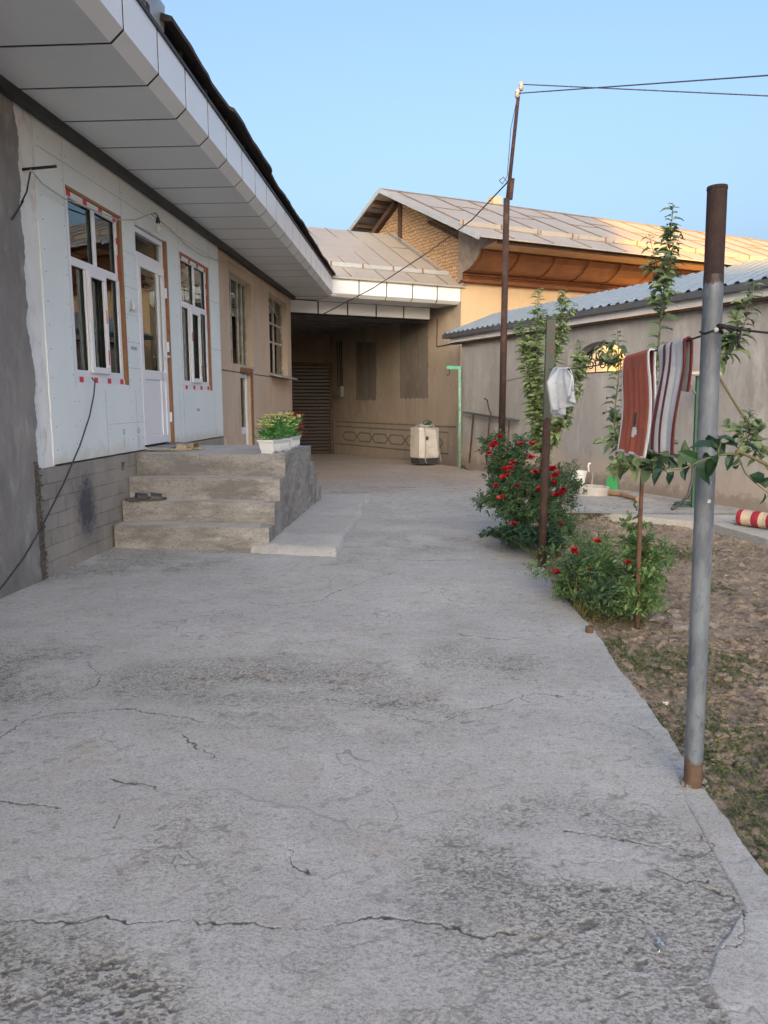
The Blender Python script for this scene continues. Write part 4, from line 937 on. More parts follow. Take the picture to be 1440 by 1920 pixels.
for z in (.62, .10, .76): gline(pgp(.35 if z < .7 else .05, z), pgp(GL-.35, z))
gline(pgp(.35, .62), pgp(.35, .10))
s = .55
while s < GL-1.0:
    e = .78; zc = .35; h = .12
    P_ = [(s, zc), (s+.13, zc+h), (s+e-.13, zc+h), (s+e, zc), (s+e-.13, zc-h), (s+.13, zc-h)]
    for a, b in zip(P_, P_[1:]+P_[:1]): gline(pgp(*a), pgp(*b))
    s += e+.02
m.build('scored_line', M['patch'], pl2)
m = MB(); a = gwall(821, 600); b = gwall(821, 650); c = gwall(846, 645); m.tube([gwall(821, 598)+go*.02, gwall(820, 650)+go*.02, gwall(858, 643)+go*.02], .012, 6); m.build('conduit', M['rust'], ah)
mt = thing('electricity_meter', 'pair of electric meter boxes with cables in the dark carport corner', 'meter box', tuple(gwall(642, 745)))
m = MB(); p = gwall(646, 744); m.obox(p+go*.02, gd*.28, go*.12, up*.30); p2 = gwall(636, 741); m.obox(p2+go*.02, gd*.22, go*.1, up*.22); m.build('box', simple('meter_grey', (.22,.23,.22), None, 4, .5, 0), mt)
m = MB(); 
for q in (637, 642, 645): m.tube([gwall(q, 728)+go*.06, gwall(q-1, 690)+go*.05, gwall(q-3, 640)+go*.04], .012, 5)
m.build('cable', M['black'], mt)
# ================================================================ GARDEN WALL with profiled sheet roof
gw = thing('garden_wall', 'grey cement garden wall with arched opening under a blue-grey sheet roof', 'wall', tuple(Q0+gU*5+up*-.1), Matrix(((-gN.x, gU.x, 0, 0), (-gN.y, gU.y, 0, 0), (0, 0, 1, 0), (0, 0, 0, 1))))
def wpt(px, py, off=0):
    d = ray(px, py); o = Vector((0, 0, CH)); t = (Q0+gN*off-o).dot(gN)/d.dot(gN); return o+d*t
def ws(px, py): p = wpt(px, py); return (p-Q0).dot(gU), p.z
aL = ws(1066, 700); aR = ws(1182, 703); aT = ws(1125, 640)
WT = 2.66; WH = 13.5
m = MB()
s0, s1 = aL[0], aR[0]; zc0 = aL[1]-.02; zc1 = aT[1]
def Wp(s, z, o=0): return Q0+gU*s+gN*o+up*z
def arch(t): return zc0+(zc1-zc0)*math.sin(math.pi*t)**.5 if 0 < t < 1 else zc0
n = 40
thk = .32
for o_, flip in ((0, 0), (-thk, 1)):
    def quad(a, b, c, d): m.add([Wp(*a, o_), Wp(*b, o_), Wp(*c, o_), Wp(*d, o_)], [(0,1,2,3) if not flip else (3,2,1,0)])
    quad((0, -.4), (s0, -.4), (s0, WT), (0, WT)); quad((s1, -.4), (WH, -.4), (WH, WT), (s1, WT)); quad((s0, -.4), (s1, -.4), (s1, zc0), (s0, zc0))
    for i in range(n):
        a = s0+(s1-s0)*i/n; b = s0+(s1-s0)*(i+1)/n; quad((a, arch(i/n)), (b, arch((i+1)/n)), (b, WT), (a, WT))
for i in range(n):
    a = s0+(s1-s0)*i/n; b = s0+(s1-s0)*(i+1)/n; m.add([Wp(a, arch(i/n)), Wp(b, arch((i+1)/n)), Wp(b, arch((i+1)/n), -thk), Wp(a, arch(i/n), -thk)], [(0,3,2,1)])
m.add([Wp(s0, zc0), Wp(s1, zc0), Wp(s1, zc0, -thk), Wp(s0, zc0, -thk)], [(0,1,2,3)])
m.add([Wp(0, -.4), Wp(0, WT), Wp(0, WT, -thk), Wp(0, -.4, -thk)], [(0,1,2,3)])
m.build('wall', M['gardenwall'], gw)
m = MB()     # wrought iron scrollwork in the arch
oo = -.2
def scroll(cs, cz_, r, turns, ph, sg=1):
    pts = []
    for i in range(int(18*turns)+1):
        t = i/18; a = ph+sg*2*math.pi*t; q = r*(1-.8*t/turns); pts.append(Wp(cs+q*math.cos(a), cz_+q*math.sin(a), oo))
    m.tube(pts, .011, 5)
ns = 5
for i in range(ns):
    cs = s0+(s1-s0)*(i+.5)/ns; scroll(cs-.12, zc0+.16, .11, 1.6, 0, 1); scroll(cs+.12, zc0+.30, .11, 1.6, math.pi, 1)
    m.tube([Wp(cs, zc0, oo), Wp(cs, arch((i+.5)/ns), oo)], .01, 5)
m.tube([Wp(s0+(s1-s0)*i/n, arch(i/n)-.02, oo) for i in range(1, n)], .012, 5); m.tube([Wp(s0, zc0+.02, oo), Wp(s1, zc0+.02, oo)], .012, 5)
m.build('iron_grille', M['black'], gw)
m = MB()
fT = (ws(1440, 545)[1]+ws(900, 633)[1])/2
ZB = 2.64
m.obox(Wp(-.25, ZB, .14), gU*(WH+.2), gN*.02, up*.10); m.build('fascia_board', M['shedw'], gw)
m = MB(); m.obox(Wp(-.3, ZB-.03, .13), gU*(WH+.2), -gN*.16, up*.03); m.build('fascia_base', M['darkwood'], gw)
m = MB(); m.obox(Wp(-.45, ZB+.102, .24), gU*(WH+.4), gN*.012, up*.085); m.obox(Wp(-.45, ZB+.100, .24), gU*(WH+.4), -gN*.10, up*.004); m.build('gutter_flashing', M['shedg'], gw)
m = MB(); nn = int((WH+.6)/.2)
depth, rise = 1.25, .48
vs = []; tot = []
s = -.45
while s < WH: tot += [(s, 0), (s+.10, 0), (s+.125, .028), (s+.175, .028)]; s += .2
for s, h in tot: vs += [Wp(s, ZB+.19+h, .25), Wp(s, ZB+.19+rise+h, .25-depth)]
m.add(vs, [(2*i, 2*i+2, 2*i+3, 2*i+1) for i in range(len(tot)-1)])
m.add([Wp(-.45, ZB+.18, .25), Wp(WH, ZB+.18, .25), Wp(WH, ZB+.18+rise, .25-depth), Wp(-.45, ZB+.18+rise, .25-depth)], [(0,1,2,3)])
m.build('sheet_roof', M['blueroof'], gw)
# small tinted house side seen through the arch and a terrace behind
nb = thing('terrace_column', 'reddish wooden terrace column seen through the arched wall opening', 'column', tuple(Wp(s1-.5, -.1, -2.6)))
m = MB(); p = Wp(s1-.5, -.4, -2.6); m.obox(p, gU*.16, gN*.16, up*3.0); m.build('shaft', M['cornice'], nb)
m = MB(); m.obox(Wp(s1-.56, 2.2, -2.54), gU*.28, gN*-.28, up*.12); m.build('capital', M['cornice'], nb)
# ================================================================ POLES, WIRES
def at_ground(px, py): p = gr(px, py); return p
pb = gr(1299, 1472); pb.z = -.02; ptp = at(1345, 352, 2.62)
def plerp(z): t = (z-pb.z)/(ptp.z-pb.z); return pb.lerp(ptp, t)
pp = thing('steel_pipe_post', 'tall grey painted steel pipe with burnt rusty top at the paving edge', 'post', tuple(pb))
z1_ = at(1320, 1432, 2.57).z; z2_ = at(1340, 515, 2.6).z
def pipe(m, za, zb, r, seg=28):
    n = 30; pts = [plerp(za+(zb-za)*i/n) for i in range(n+1)]; m.tube(pts, r, seg)
m = MB(); pipe(m, z1_, z2_, .0325); m.build('tube', M['pipe'], pp, smooth=True).modifiers.new('e', 'EDGE_SPLIT')
m = MB(); pipe(m, z2_, ptp.z-.004, .0318); 
m.tube([plerp(ptp.z-.006), plerp(ptp.z+.004)], [.0335, .0325], 28); m.build('rusty_top', M['pipe_rust'], pp, smooth=True).modifiers.new('e', 'EDGE_SPLIT')
m = MB(); pipe(m, -.03, z1_-.001, .0318); m.build('rusty_foot', M['pipe_foot'], pp, smooth=True).modifiers.new('e', 'EDGE_SPLIT')
m = MB()
for px, py in ((1303, 762+0), (1296, 1338-0)):
    pass
hole = plerp(at(1303, 944, 2.5).z); m.tube([hole+Vector((-.0, -.031, 0)), hole+Vector((0, -.038, 0))], .007, 10); hole2 = plerp(at(1310, 615, 2.5).z); m.tube([hole2+Vector((0, -.03, 0)), hole2+Vector((0, -.04, 0))], .008, 8)
m.build('bolt', M['galv'], pp)
m = MB()
for i in range(22):
    a = random.uniform(0, 6.28); q = random.uniform(.034, .05); c = pb+Vector((q*math.cos(a), q*math.sin(a), .022)); z_ = random.uniform(.004, .012); m.obox(c, (z_, random.uniform(-.003,.003), 0), (random.uniform(-.003,.003), z_*1.3, .002), (0, .001, z_*.8))
m.build('mortar_crumb', M['stone'], pp)
# angle post in the roses
p2 = gr(1015, 1062); p2.z = -.03; p2t = at(1033, 600, 6.25)
ap2 = thing('rusty_post', 'rusty steel post in the rose bed, green paint left on its upper half', 'post', tuple(p2))
mid = p2.lerp(p2t, .62)
m = MB(); m.tube([p2, mid], .033, 14); m.build('lower_tube', M['rust'], ap2, smooth=True)
m = MB(); m.bar(mid-Vector((0, 0, .02)), p2t, .07, .05); m.build('upper_tube', simple('green_rust_mix', (.10,.065,.05), (.045,.10,.085), 12, .8, .002, 60), ap2)
# tall service pole
tb = Vector(LW(1.02, 10.3)); tb.z = -.05; Yp = tb.y
tj = at(950, 372, Yp); tt = at(973, 170, Yp); tip = at(977, 156, Yp)
tb2 = at(939, 905, Yp); tb = Vector((tb2.x, tb2.y, -.05))
sp_ = thing('service_pole', 'tall thin rusty power pole rising from behind the roses', 'pole', tuple(tb))
m = MB(); m.tube([tb, tj], [.048, .040], 14); m.build('lower_tube', M['rust'], sp_, smooth=True)
m = MB(); m.tube([tj-Vector((0, 0, .15)), tt], [.026, .022], 12); m.build('upper_tube', M['rust'], sp_, smooth=True)
m = MB(); m.bar(at(957, 374, Yp), at(961, 335, Yp), .05, .05); m.build('clamp', M['rust'], sp_)
m = MB(); m.tube([tt, tip], .012, 8); m.build('tip_rod', M['rust'], sp_)
for q in ((970, 184), (977, 170)):
    m = MB(); c = at(*q, Yp); m.lathe(c, [(.02, 0), (.035, .02), (.028, .05), (.036, .07), (.026, .10), (.0, .115)], 12); m.build('insulator', simple('porcelain', (.6,.5,.43), None, 4, .3, 0), sp_, smooth=True)
def wire(name, pts, r, mat, label, cat='wire', sag=0, group=None, n=24):
    P_ = []
    for a, b in zip(pts[:-1], pts[1:]):
        a = Vector(a); b = Vector(b)
        for i in range(n):
            t = i/n; P_.append(a.lerp(b, t)-up*sag*4*t*(1-t)*(b-a).length)
    P_.append(Vector(pts[-1])); m = MB(); m.tube(P_, r, 6); return tag(m.build(name, mat, smooth=True), label, cat, group)
wire('power_wire', [at(978, 158, Yp), at(1445, 180, Yp-1.5), at(1700, 188, Yp-2)], .007, M['wire'], 'power wire leaving the tip of the tall pole, lower one at the right edge', sag=.0)
wire('power_wire', [at(972, 175, Yp), at(1445, 141, Yp-3), at(1700, 122, Yp-4)], .007, M['wire'], 'power wire leaving the pole below its tip, upper one at the right edge', sag=.0)
wire('drop_wire', [at(970, 183, Yp), at(958, 240, Yp), at(951, 330, Yp), at(942, 345, Yp), at(936, 338, Yp), at(944, 332, Yp), at(953, 344, Yp)], .005, M['wire'], 'thin wire looping down the upper part of the tall pole', sag=0)
wire('service_cable', [at(953, 340, Yp), at(885, 412, 11.6), at(800, 475, 13.3), at(700, 540, 15.2), at(604, 590, 17.3)], .010, simple('brown_cable', (.07,.05,.04), None, 4, .7, 0), 'brown cable slanting from the tall pole to the carport beam', 'cable', n=8)
wire('rod_wire', [at(948, 715, Yp), at(1010, 700, 8.2), at(1030, 692, 6.2)], .004, M['wire'], 'clothes wire between the tall pole and the rusty post')
wire('fence_wire', [at(950, 822, Yp), at(1010, 828, 6.6), at(1028, 828, 6.2)], .003, M['rustlight'], 'thin rusty wire low between the two rusty posts')
# washing line from rusty post to pipe
l0 = at(1031, 692, 6.2); l1 = plerp(at(1312, 622, 2.58).z)
def lp(t): return l0.lerp(l1, t)-up*.16*t*(1-t)
m = MB(); m.tube([lp(i/40) for i in range(41)], .0035, 6)
k0 = lp(.985)
for i in range(5): m.tube([k0+Vector((random.uniform(-.01,.01), random.uniform(-.02,.02), random.uniform(-.008,.008))) for _ in range(5)], .003, 5)
ring = [l1+Vector((.036*math.cos(a), .036*math.sin(a), .004*math.sin(3*a))) for a in np.linspace(0, 2*math.pi, 24)]
m.tube(ring, .0035, 6)
tag(m.build('clothes_line', M['black'], smooth=True), 'taut dark clothes line carrying the two towels', 'clothes line')
l2 = l1+Vector((.03, -.02, .0)); far2 = at(1500, 632, 2.3)
m = MB(); m.tube([l2, at(1345, 610, 2.5), at(1385, 618, 2.45), at(1440, 624, 2.4), far2], .004, 6)
m.tube([at(1348, 608, 2.5), at(1372, 622, 2.45), at(1392, 612, 2.44), at(1384, 640, 2.45), at(1386, 652, 2.45)], .004, 6)
for i in range(14): a = at(1350+i*3, 612+i*.5, 2.49); m.tube([a+Vector((0, 0, -.007)), a+Vector((.004, -.004, .008))], .003, 5)
tag(m.build('twisted_wire', M['black'], smooth=True), 'twisted black wire tied round the steel pipe, running off right', 'wire')
# towels
def tsolve(px):
    lo, hi = 0, 1
    for _ in range(40):
        t = (lo+hi)/2; p = lp(t)-Vector((0, 0, CH)); f = p.y*math.cos(PITCH)-p.z*math.sin(PITCH); x = 720+1400*p.x/f
        if x < px: lo = t
        else: hi = t
    return (lo+hi)/2
def towel(name, label, pxa, pxb, L1, L2, mats, pick, flare=0, slant=0, *, amp=.02, seed=0, skewb=0, nu=60, gather=0, cat='towel'):
    ta, tb_ = tsolve(pxa), tsolve(pxb); a, b = lp(ta), lp(tb_); ax = (b-a); W_ = ax.length; ax.normalize(); nrm = Vector((-ax.y, ax.x, 0)).normalized()
    if nrm.x > 0: nrm = -nrm                      # front faces the yard
    rnd = random.Random(seed); ph = [rnd.uniform(0, 6) for _ in range(6)]
    nv = 70; tot = L1+L2
    def f(u, v):
        s = v*tot-L2                              # negative: back, positive: front
        base = lp(ta+(tb_-ta)*u)
        side = 1 if s > 0 else -1; l = abs(s); r = .010
        if l < r*1.5: ang = (s/(r*1.5))*math.pi/2; off = nrm*(r*math.sin(ang)); dz = r*math.cos(ang)
        else: off = nrm*(side*r+(.003*min(1, l*3) if side > 0 else -.002)); dz = -(l-r*1.5)
        k = min(1, l/.12); fold = amp*k*(math.sin(u*9+ph[0]+l*2)+.5*math.sin(u*21+ph[1]-l*3)+.35*math.sin(u*38+ph[4]))+.010*math.sin(l*9+ph[2])*k
        slide = ax*((u-.5)*flare*(l/L1)*W_+skewb*(l/L1)+.006*math.sin(l*14+ph[3])*k) + ax*(-(u-.5)*gather*W_*math.exp(-l*9))
        edge = .008*math.sin(u*12+ph[5])*k*(l/L1)
        dz *= 1-slant*u*u*(1 if side > 0 else .6)
        return base+off+nrm*(fold if side > 0 else fold*.5)+slide+up*(dz+edge)
    m = MB()
    vs = [f(i/nu, j/nv) for j in range(nv+1) for i in range(nu+1)]
    m.v = [tuple(p) for p in vs]
    for j in range(nv):
        for i in range(nu): m.f.append((j*(nu+1)+i, j*(nu+1)+i+1, (j+1)*(nu+1)+i+1, (j+1)*(nu+1)+i)); m.m.append(pick(i/nu, (j+.5)/nv*tot-L2, L1, L2))
    o = m.build(name, mats, smooth=True); sm = o.modifiers.new('s', 'SOLIDIFY'); sm.thickness = .006; return tag(o, label, cat)
def pick1(u, s, L1, L2):
    if u < .03 or u > .95 or s > L1-.008 or s < -L2+.01: return 1
    if s > 0 and ((u-.62)/.05)**2+((s-(L1-.105))/.022)**2 < 1: return 1
    if s > 0 and ((u-.62)/.028)**2+((s-(L1-.165))/.035)**2 < 1: return 2
    return 0
def pick2(u, s, L1, L2):
    if .93 < u: return 1
    for a, b in ((.20, .31), (.49, .56)):
        if a < u < b: return 1
    return 0
towel('towel', 'terracotta towel with white border and grey embroidery, left on the clothes line', 1176, 1222, .475, .33, [M['towel_t'], M['towel_w'], M['greypl']], pick1, .03, amp=.008, seed=3)
towel('towel', 'white towel with maroon stripes on the clothes line beside the grey pipe', 1240, 1291, .435, .20, [M['towel_w'], M['towel_d']], pick2, .05, amp=.008, seed=5, skewb=-.03)
towel('cloth', 'thin grey-white gauze cloth hanging beside the rusty post', 1038, 1068, .36, .22, [M['gauze']], lambda *a: 0, -.1, .45, amp=.05, seed=9, skewb=.05, nu=70, gather=.25, cat='cloth')
# stub in the paving edge
p = gr(1105, 1186); m = MB(); m.lathe((p.x, p.y, -.02), [(.024, 0), (.024, .058), (.019, .058), (.019, .02), (0, .02)], 18)
tag(m.build('pipe_stub', M['pipe_foot'], smooth=False), 'short rusty pipe stub sticking out at the paving edge', 'pipe stub')
# chipped hook post at the carport corner
gp0 = gr(862, 871); gp0.z = gz(gp0.y)-.03; hp = thing('hook_post', 'chipped pale green post with a short arm and hook at the carport corner', 'post', tuple(gp0))
gtop = at(862, 690, gp0.y); m = MB(); m.tube([gp0, gtop], .035, 10); m.build('shaft', M['mint'], hp, smooth=True)
m = MB(); m.bar(at(837, 689, gp0.y), at(865, 690, gp0.y), .06, .07); m.build('arm', simple('teal_paint', (.07,.42,.30), (.10,.3,.2), 9, .6, 0), hp)
m = MB(); m.tube([at(842, 692, gp0.y), at(843, 701, gp0.y), at(840, 705, gp0.y), at(837, 701, gp0.y)], .008, 6); m.build('hook', M['rust'], hp)
# ---------------------------------------------------------------- facade bits
def hthing(*a, **k): return thing(*a, **k)
a = onwall(42, 317); m = MB(HF); rodp = Vector((WX0+.0, 5.68, 3.10)); m.tube([(WX0-.02, 5.70, 3.10), (WX0+.24, 5.74, 3.13)], .011, 8)
tag(m.build('steel_rod', M['rust'], smooth=True), 'rusty steel rod sticking out of the whitewashed pier', 'rod')
def hw(px, py, x=WX0+.06): return onwall(px, py, x)
def hwire(name, pts, r, mat, label, cat):
    m = MB(HF); m.tube(pts, r, 6); return tag(m.build(name, mat, smooth=True), label, cat)
hwire('lamp_cord', [hw(57, 318, WX0+.12), hw(80, 345), hw(120, 372), hw(170, 392), hw(222, 412), hw(255, 412), hw(285, 400, WX0+.12), hw(293, 402, WX0+.12)], .006, M['cordw'], 'dirty white lamp cord strung from the rod to the bulb', 'cord')
hwire('facade_cord', [hw(284, 402, WX0+.12), hw(320, 430), hw(350, 460), hw(380, 480), hw(405, 487), hw(430, 486), hw(470, 515), hw(500, 560), hw(520, 595)], .006, M['cordw'], 'sagging cord from the bulb across the beige rear wall', 'cord')
hwire('hanging_wire', [hw(57, 322, WX0+.1), hw(50, 360), hw(40, 380), hw(44, 376), hw(30, 400, WX0+.03), hw(22, 412, WX0+.03)], .006, M['cord'], 'dark wire end dangling from the rod by the render edge', 'wire')
hwire('black_cable', [hw(172, 708, WX0+.05), hw(178, 716, WX0+.07), hw(176, 740), hw(168, 780), hw(150, 835), hw(120, 905), hw(80, 985, WX0+.07), hw(45, 1045, WX0+.1), hw(8, 1095, WX0+.12), hw(-40, 1150, WX0+.14)], .0065, M['cord'], 'black cable hanging from the near window sill to the yard', 'cable')
bl = thing('light_bulb', 'bare white bulb in a black socket hung above the door', 'light bulb', tuple(hw(297, 430, WX0+.13)), HF)
b0 = hw(297, 437, WX0+.13)
m = MB(HF); m.lathe(b0, [(.0, 0), (.022, .006), (.034, .03), (.034, .05), (.024, .075), (.017, .095), (.017, .10)], 18); m.build('globe', M['bulb'], bl, smooth=True)
m = MB(HF); m.lathe(b0+Vector((0, 0, .095)), [(.021, 0), (.024, .02), (.018, .06), (.008, .07), (.006, .085)], 14); m.tube([b0+Vector((0, 0, .17)), b0+Vector((-.01, -.02, .2)), hw(287, 400, WX0+.12)], .005, 6); m.build('socket', M['greypl'], bl, smooth=True)
m = MB(HF); q = hw(251, 572, WX0+.03); m.box(WX0+.032, WX0+.045, q.y-.045, q.y+.045, q.z-.05, q.z+.05); m.box(WX0+.045, WX0+.05, q.y-.03, q.y+.03, q.z-.035, q.z+.035); tag(m.build('light_switch', M['whitepl']), 'white light switch on the plasterboard between window and door', 'switch')
# ---------------------------------------------------------------- sandals
def sandal(name, c, ang, mat, label, group, s=.26, z=.86):
    m = MB(HF); ca, sa = math.cos(ang), math.sin(ang)
    def T(x, y, h): return (c[0]+x*ca-y*sa, c[1]+x*sa+y*ca, z+h)
    n = 20; out = [(s*.5*math.cos(t), (.047+.010*math.cos(t))*math.sin(t)*(1 if True else 1)) for t in np.linspace(0, 2*math.pi, n, endpoint=False)]
    m.add([T(x, y, .0) for x, y in out]+[T(x, y, .022) for x, y in out], [(i, (i+1) % n, n+(i+1) % n, n+i) for i in range(n)]+[tuple(range(n, 2*n)), tuple(range(n-1, -1, -1))])
    for x0, x1, h in ((.02, .085, .05), (-.02, .03, .058)):
        k = 10
        m.add([T(x0, .055*math.cos(math.pi*i/k), .018+h*math.sin(math.pi*i/k)) for i in range(k+1)]+[T(x1, .055*math.cos(math.pi*i/k), .018+h*.85*math.sin(math.pi*i/k)) for i in range(k+1)], [(i, i+1, k+2+i, k+1+i) for i in range(k)])
    o = m.build(name, mat); o.modifiers.new('s', 'SOLIDIFY').thickness = .004; return tag(o, label, 'sandal', group)
sandal('sandal', (-2.74, 7.93), R(15), M['straw_sandal'], 'beige woven sandal on the platform, the nearer of the pair', 'beige sandals by the door', z=.862)
sandal('sandal', (-2.62, 8.12), R(150), M['straw_sandal'], 'beige woven sandal on the platform, the farther of the pair', 'beige sandals by the door', z=.862)
sandal('sandal', (-2.88, 7.10), R(35), M['greypl'], 'black sandal at the left end of the second step, left one', 'black sandals on the step', z=.428)
sandal('sandal', (-2.74, 7.12), R(20), M['greypl'], 'black sandal at the left end of the second step, right one', 'black sandals on the step', z=.428)
# ---------------------------------------------------------------- planter
def planter(cx, cy, ang, name, label, redside):
    F2 = HF @ Matrix.Translation((cx, cy, .855)) @ Matrix.Rotation(ang, 4, 'Z')
    t = thing(name, label, 'planter', (0, 0, 0), F2, 'white balcony planters')
    m = MB(F2); L_, W_, H_ = .46, .17, .14
    def ringp(l, w_, z): return [(-l/2, -w_/2, z), (l/2, -w_/2, z), (l/2, w_/2, z), (-l/2, w_/2, z)]
    rs = [ringp(L_*.84, W_*.75, .015), ringp(L_*.9, W_*.85, .05), ringp(L_*.97, W_*.97, .12), ringp(L_*1.04, W_*1.08, .122), ringp(L_*1.04, W_*1.08, .14), ringp(L_*.95, W_*.9, .14), ringp(L_*.93, W_*.88, .11)]
    vs = [p for r_ in rs for p in r_]; fs = [(i*4+k, i*4+(k+1) % 4, (i+1)*4+(k+1) % 4, (i+1)*4+k) for i in range(6) for k in range(4)]+[(3,2,1,0), (24,25,26,27)]
    m.add(vs, fs)
    for x in (-.17, 0, .17): m.box(x-.035, x+.035, -.06, .06, 0, .015)
    for i in range(9): x = -.2+i*.05; m.box(x-.004, x+.004, -W_*.47, -W_*.43, .03, .11)
    bevel(m.build('trough', M['whitepl'], t), .006)
    m = MB(F2); mf = MB(F2); mr = MB(F2)
    for i in range(520):
        x = random.gauss(0, .12); x = max(-.24, min(.24, x)); y = random.gauss(0, .055); h = .13+.20*math.sqrt(max(0, 1-(x/.27)**2))*random.random()
        d = Vector((x*2.2+random.uniform(-.5,.5), y*4+random.uniform(-.5,.5), random.uniform(.1, 1.1)))
        q = mr if (redside and x > .10) else m
        q.leaf((x, y, h), d, random.uniform(.05, .10), random.uniform(.014, .022), droop=.35)
    for i in range(34):
        x = random.uniform(-.24, .22 if not redside else .1); y = random.uniform(-.13, .1); h = .17+.19*math.sqrt(max(0, 1-(x/.27)**2))*random.uniform(.6, 1.15)
        for k in range(6): a = k*math.pi/3; mf.leaf((x, y, h), (math.cos(a)-.3, math.sin(a)-.3, .75), .042, .022, droop=.1)
    if redside:
        for i in range(150): x = random.uniform(.0, .26); y = random.uniform(-.13, .1); mr.leaf((x, y, .16+.24*random.random()), (random.uniform(-1, 1), random.uniform(-1, 1), random.uniform(0, 1)), .06, .024)
    m.build('foliage', M['leaf_plast'], t)
    if mr.f: mr.build('red_foliage', M['redfl'], t)
    mf.build('flowers', M['yellowfl'], t)
    return t
planter(-1.66, 7.78, R(78), 'flower_planter', 'white plastic planter of yellow-green artificial flowers at the platform edge, nearer one', False)
planter(-1.62, 8.38, R(88), 'flower_planter', 'white plastic planter with green and red artificial foliage behind the yellow-flowered one', True)
# ---------------------------------------------------------------- washing machine
wc = gr(796, 870, gz(16.6)); wm = thing('washing_machine', 'old white washing machine with dark base, draped with hoses, by the carport wall', 'washing machine', tuple(wc))
Fw = Matrix.Translation(wc) @ Matrix.Rotation(R(35), 4, 'Z')
m = MB(Fw); a, b, c = .30, .26, .09
def octo(a, b, c, z): return [(a-c, -b, z), (a, -b+c, z), (a, b-c, z), (a-c, b, z), (-a+c, b, z), (-a, b-c, z), (-a, -b+c, z), (-a+c, -b, z)]
rs = [octo(a*.97, b*.97, c, .16), octo(a, b, c, .19), octo(a*.97, b*.97, c, .80), octo(a*.99, b*.99, c, .81), octo(a*.95, b*.95, c, .86)]
m.add([p for r_ in rs for p in r_], [(i*8+k, i*8+(k+1) % 8, (i+1)*8+(k+1) % 8, (i+1)*8+k) for i in range(4) for k in range(8)]+[tuple(range(32, 40))])
bevel(m.build('body', simple('aged_white_enamel', (.62,.60,.55), (.52,.49,.43), 5, .4, 0, dirt=(.42,.36,.29)), wm), .01)
m = MB(Fw); rs = [octo(a*.9, b*.9, c, .02), octo(a*.98, b*.98, c, .158)]; m.add([p for r_ in rs for p in r_], [(k, (k+1) % 8, 8+(k+1) % 8, 8+k) for k in range(8)]+[tuple(range(8, 16))]); m.build('base', M['greypl'], wm)
m = MB(Fw); 
for k in range(3):
    ph = k*2; m.tube([Vector((.24*math.cos(t)*(1-.1*k), .2*math.sin(t), .87+.02*k+.02*math.sin(3*t+ph))) for t in np.linspace(0, 6.2, 26)], .012, 6)
m.tube([(-.2, -.2, .88), (-.22, -.28, .84), (-.20, -.29, .5), (-.2, -.29, .1), (-.16, -.29, .05)], .011, 6); m.tube([(.1, -.2, .9), (.12, -.3, .82), (.16, -.3, .5), (.2, -.3, .3), (.26, -.28, .1), (.28, -.27, .05)], .014, 6)
m.build('hose', simple('grey_hose', (.4,.42,.38), None, 3, .5, 0), wm, smooth=True)
m = MB(Fw); 
for k in range(3): m.tube([Vector((.1+.09*math.cos(t), .07*math.sin(t)+.03*k, .93+.05*math.cos(t+k)+.02*k)) for t in np.linspace(0, 6.2, 20)], .009, 6)
m.build('green_hose', M['darkgreen'], wm, smooth=True)
m = MB(Fw)
for k in range(8): x = random.uniform(-.25,.25); m.leaf((x, -.24, .87), (random.uniform(-1,1), -.4, .1), .12, .05)
m.build('red_rag', M['redfl'], wm)
m = MB(Fw); m.tube([(-.14, -b*.995-.004, .62), (-.14, -b*.995-.006, .62)], .05, 16); m.build('badge', M['greypl'], wm)
# ---------------------------------------------------------------- ladder frame against the garden wall
def onw(px, py, off=.08): return wpt(px, py, off)
ld = thing('rack_frame', 'rusty iron rack leaning against the grey garden wall near the carport', 'rack', tuple(onw(905, 880)))
m = MB(); m.bar(onw(870, 773), onw(972, 789), .04, .04); m.build('top_rail', M['shedg'], ld)
for a, b in (((888, 775), (880, 868)), ((918, 780), (912, 870)), ((955, 786), (950, 870))):
    m = MB(); m.bar(onw(*a), onw(*b, .25), .03, .03); m.build('leg', M['rust'], ld)
m = MB(); m.tube([onw(908, 747, .1), onw(914, 751, .1), onw(916, 765, .1), onw(921, 778, .1)], .012, 6); m.build('bent_rod', M['rust'], ld)
wire('floor_hose', [onw(868, 872, .05), onw(874, 880, .1), onw(890, 884, .15), onw(905, 887, .1)], .018, M['greypl'], 'dark hose lying along the foot of the grey garden wall', 'hose', n=5)
# ---------------------------------------------------------------- water point
wpz = -.01
pc = gr(1122, 909, wpz); wt = thing('tap_pillar', 'cement tap pillar with white pipe and green and orange rag by the garden wall', 'water tap', tuple(pc))
m = MB(); n = 12
def pil(a, b): ang = a*2*math.pi; r_ = .15-.015*b; q = 1/max(abs(math.cos(ang)), abs(math.sin(ang)))**.7; return pc+Vector((r_*q*math.cos(ang), r_*q*.8*math.sin(ang), b*.42))
m.grid(pil, 24, 8); m.add([pil(i/24, 1) for i in range(24)], [tuple(range(24))]); m.build('pillar', M['tread'], wt, smooth=True)
m = MB(); q = at(1130, 861, pc.y); m.tube([q, at(1112, 867, pc.y-.02), at(1104, 870, pc.y-.03), at(1103, 873, pc.y-.03), at(1104, 885, pc.y-.03)], .016, 8); m.tube([at(1118, 862, pc.y), at(1109, 865, pc.y)], .012, 6); m.build('spout', M['pvc'], wt, smooth=True)
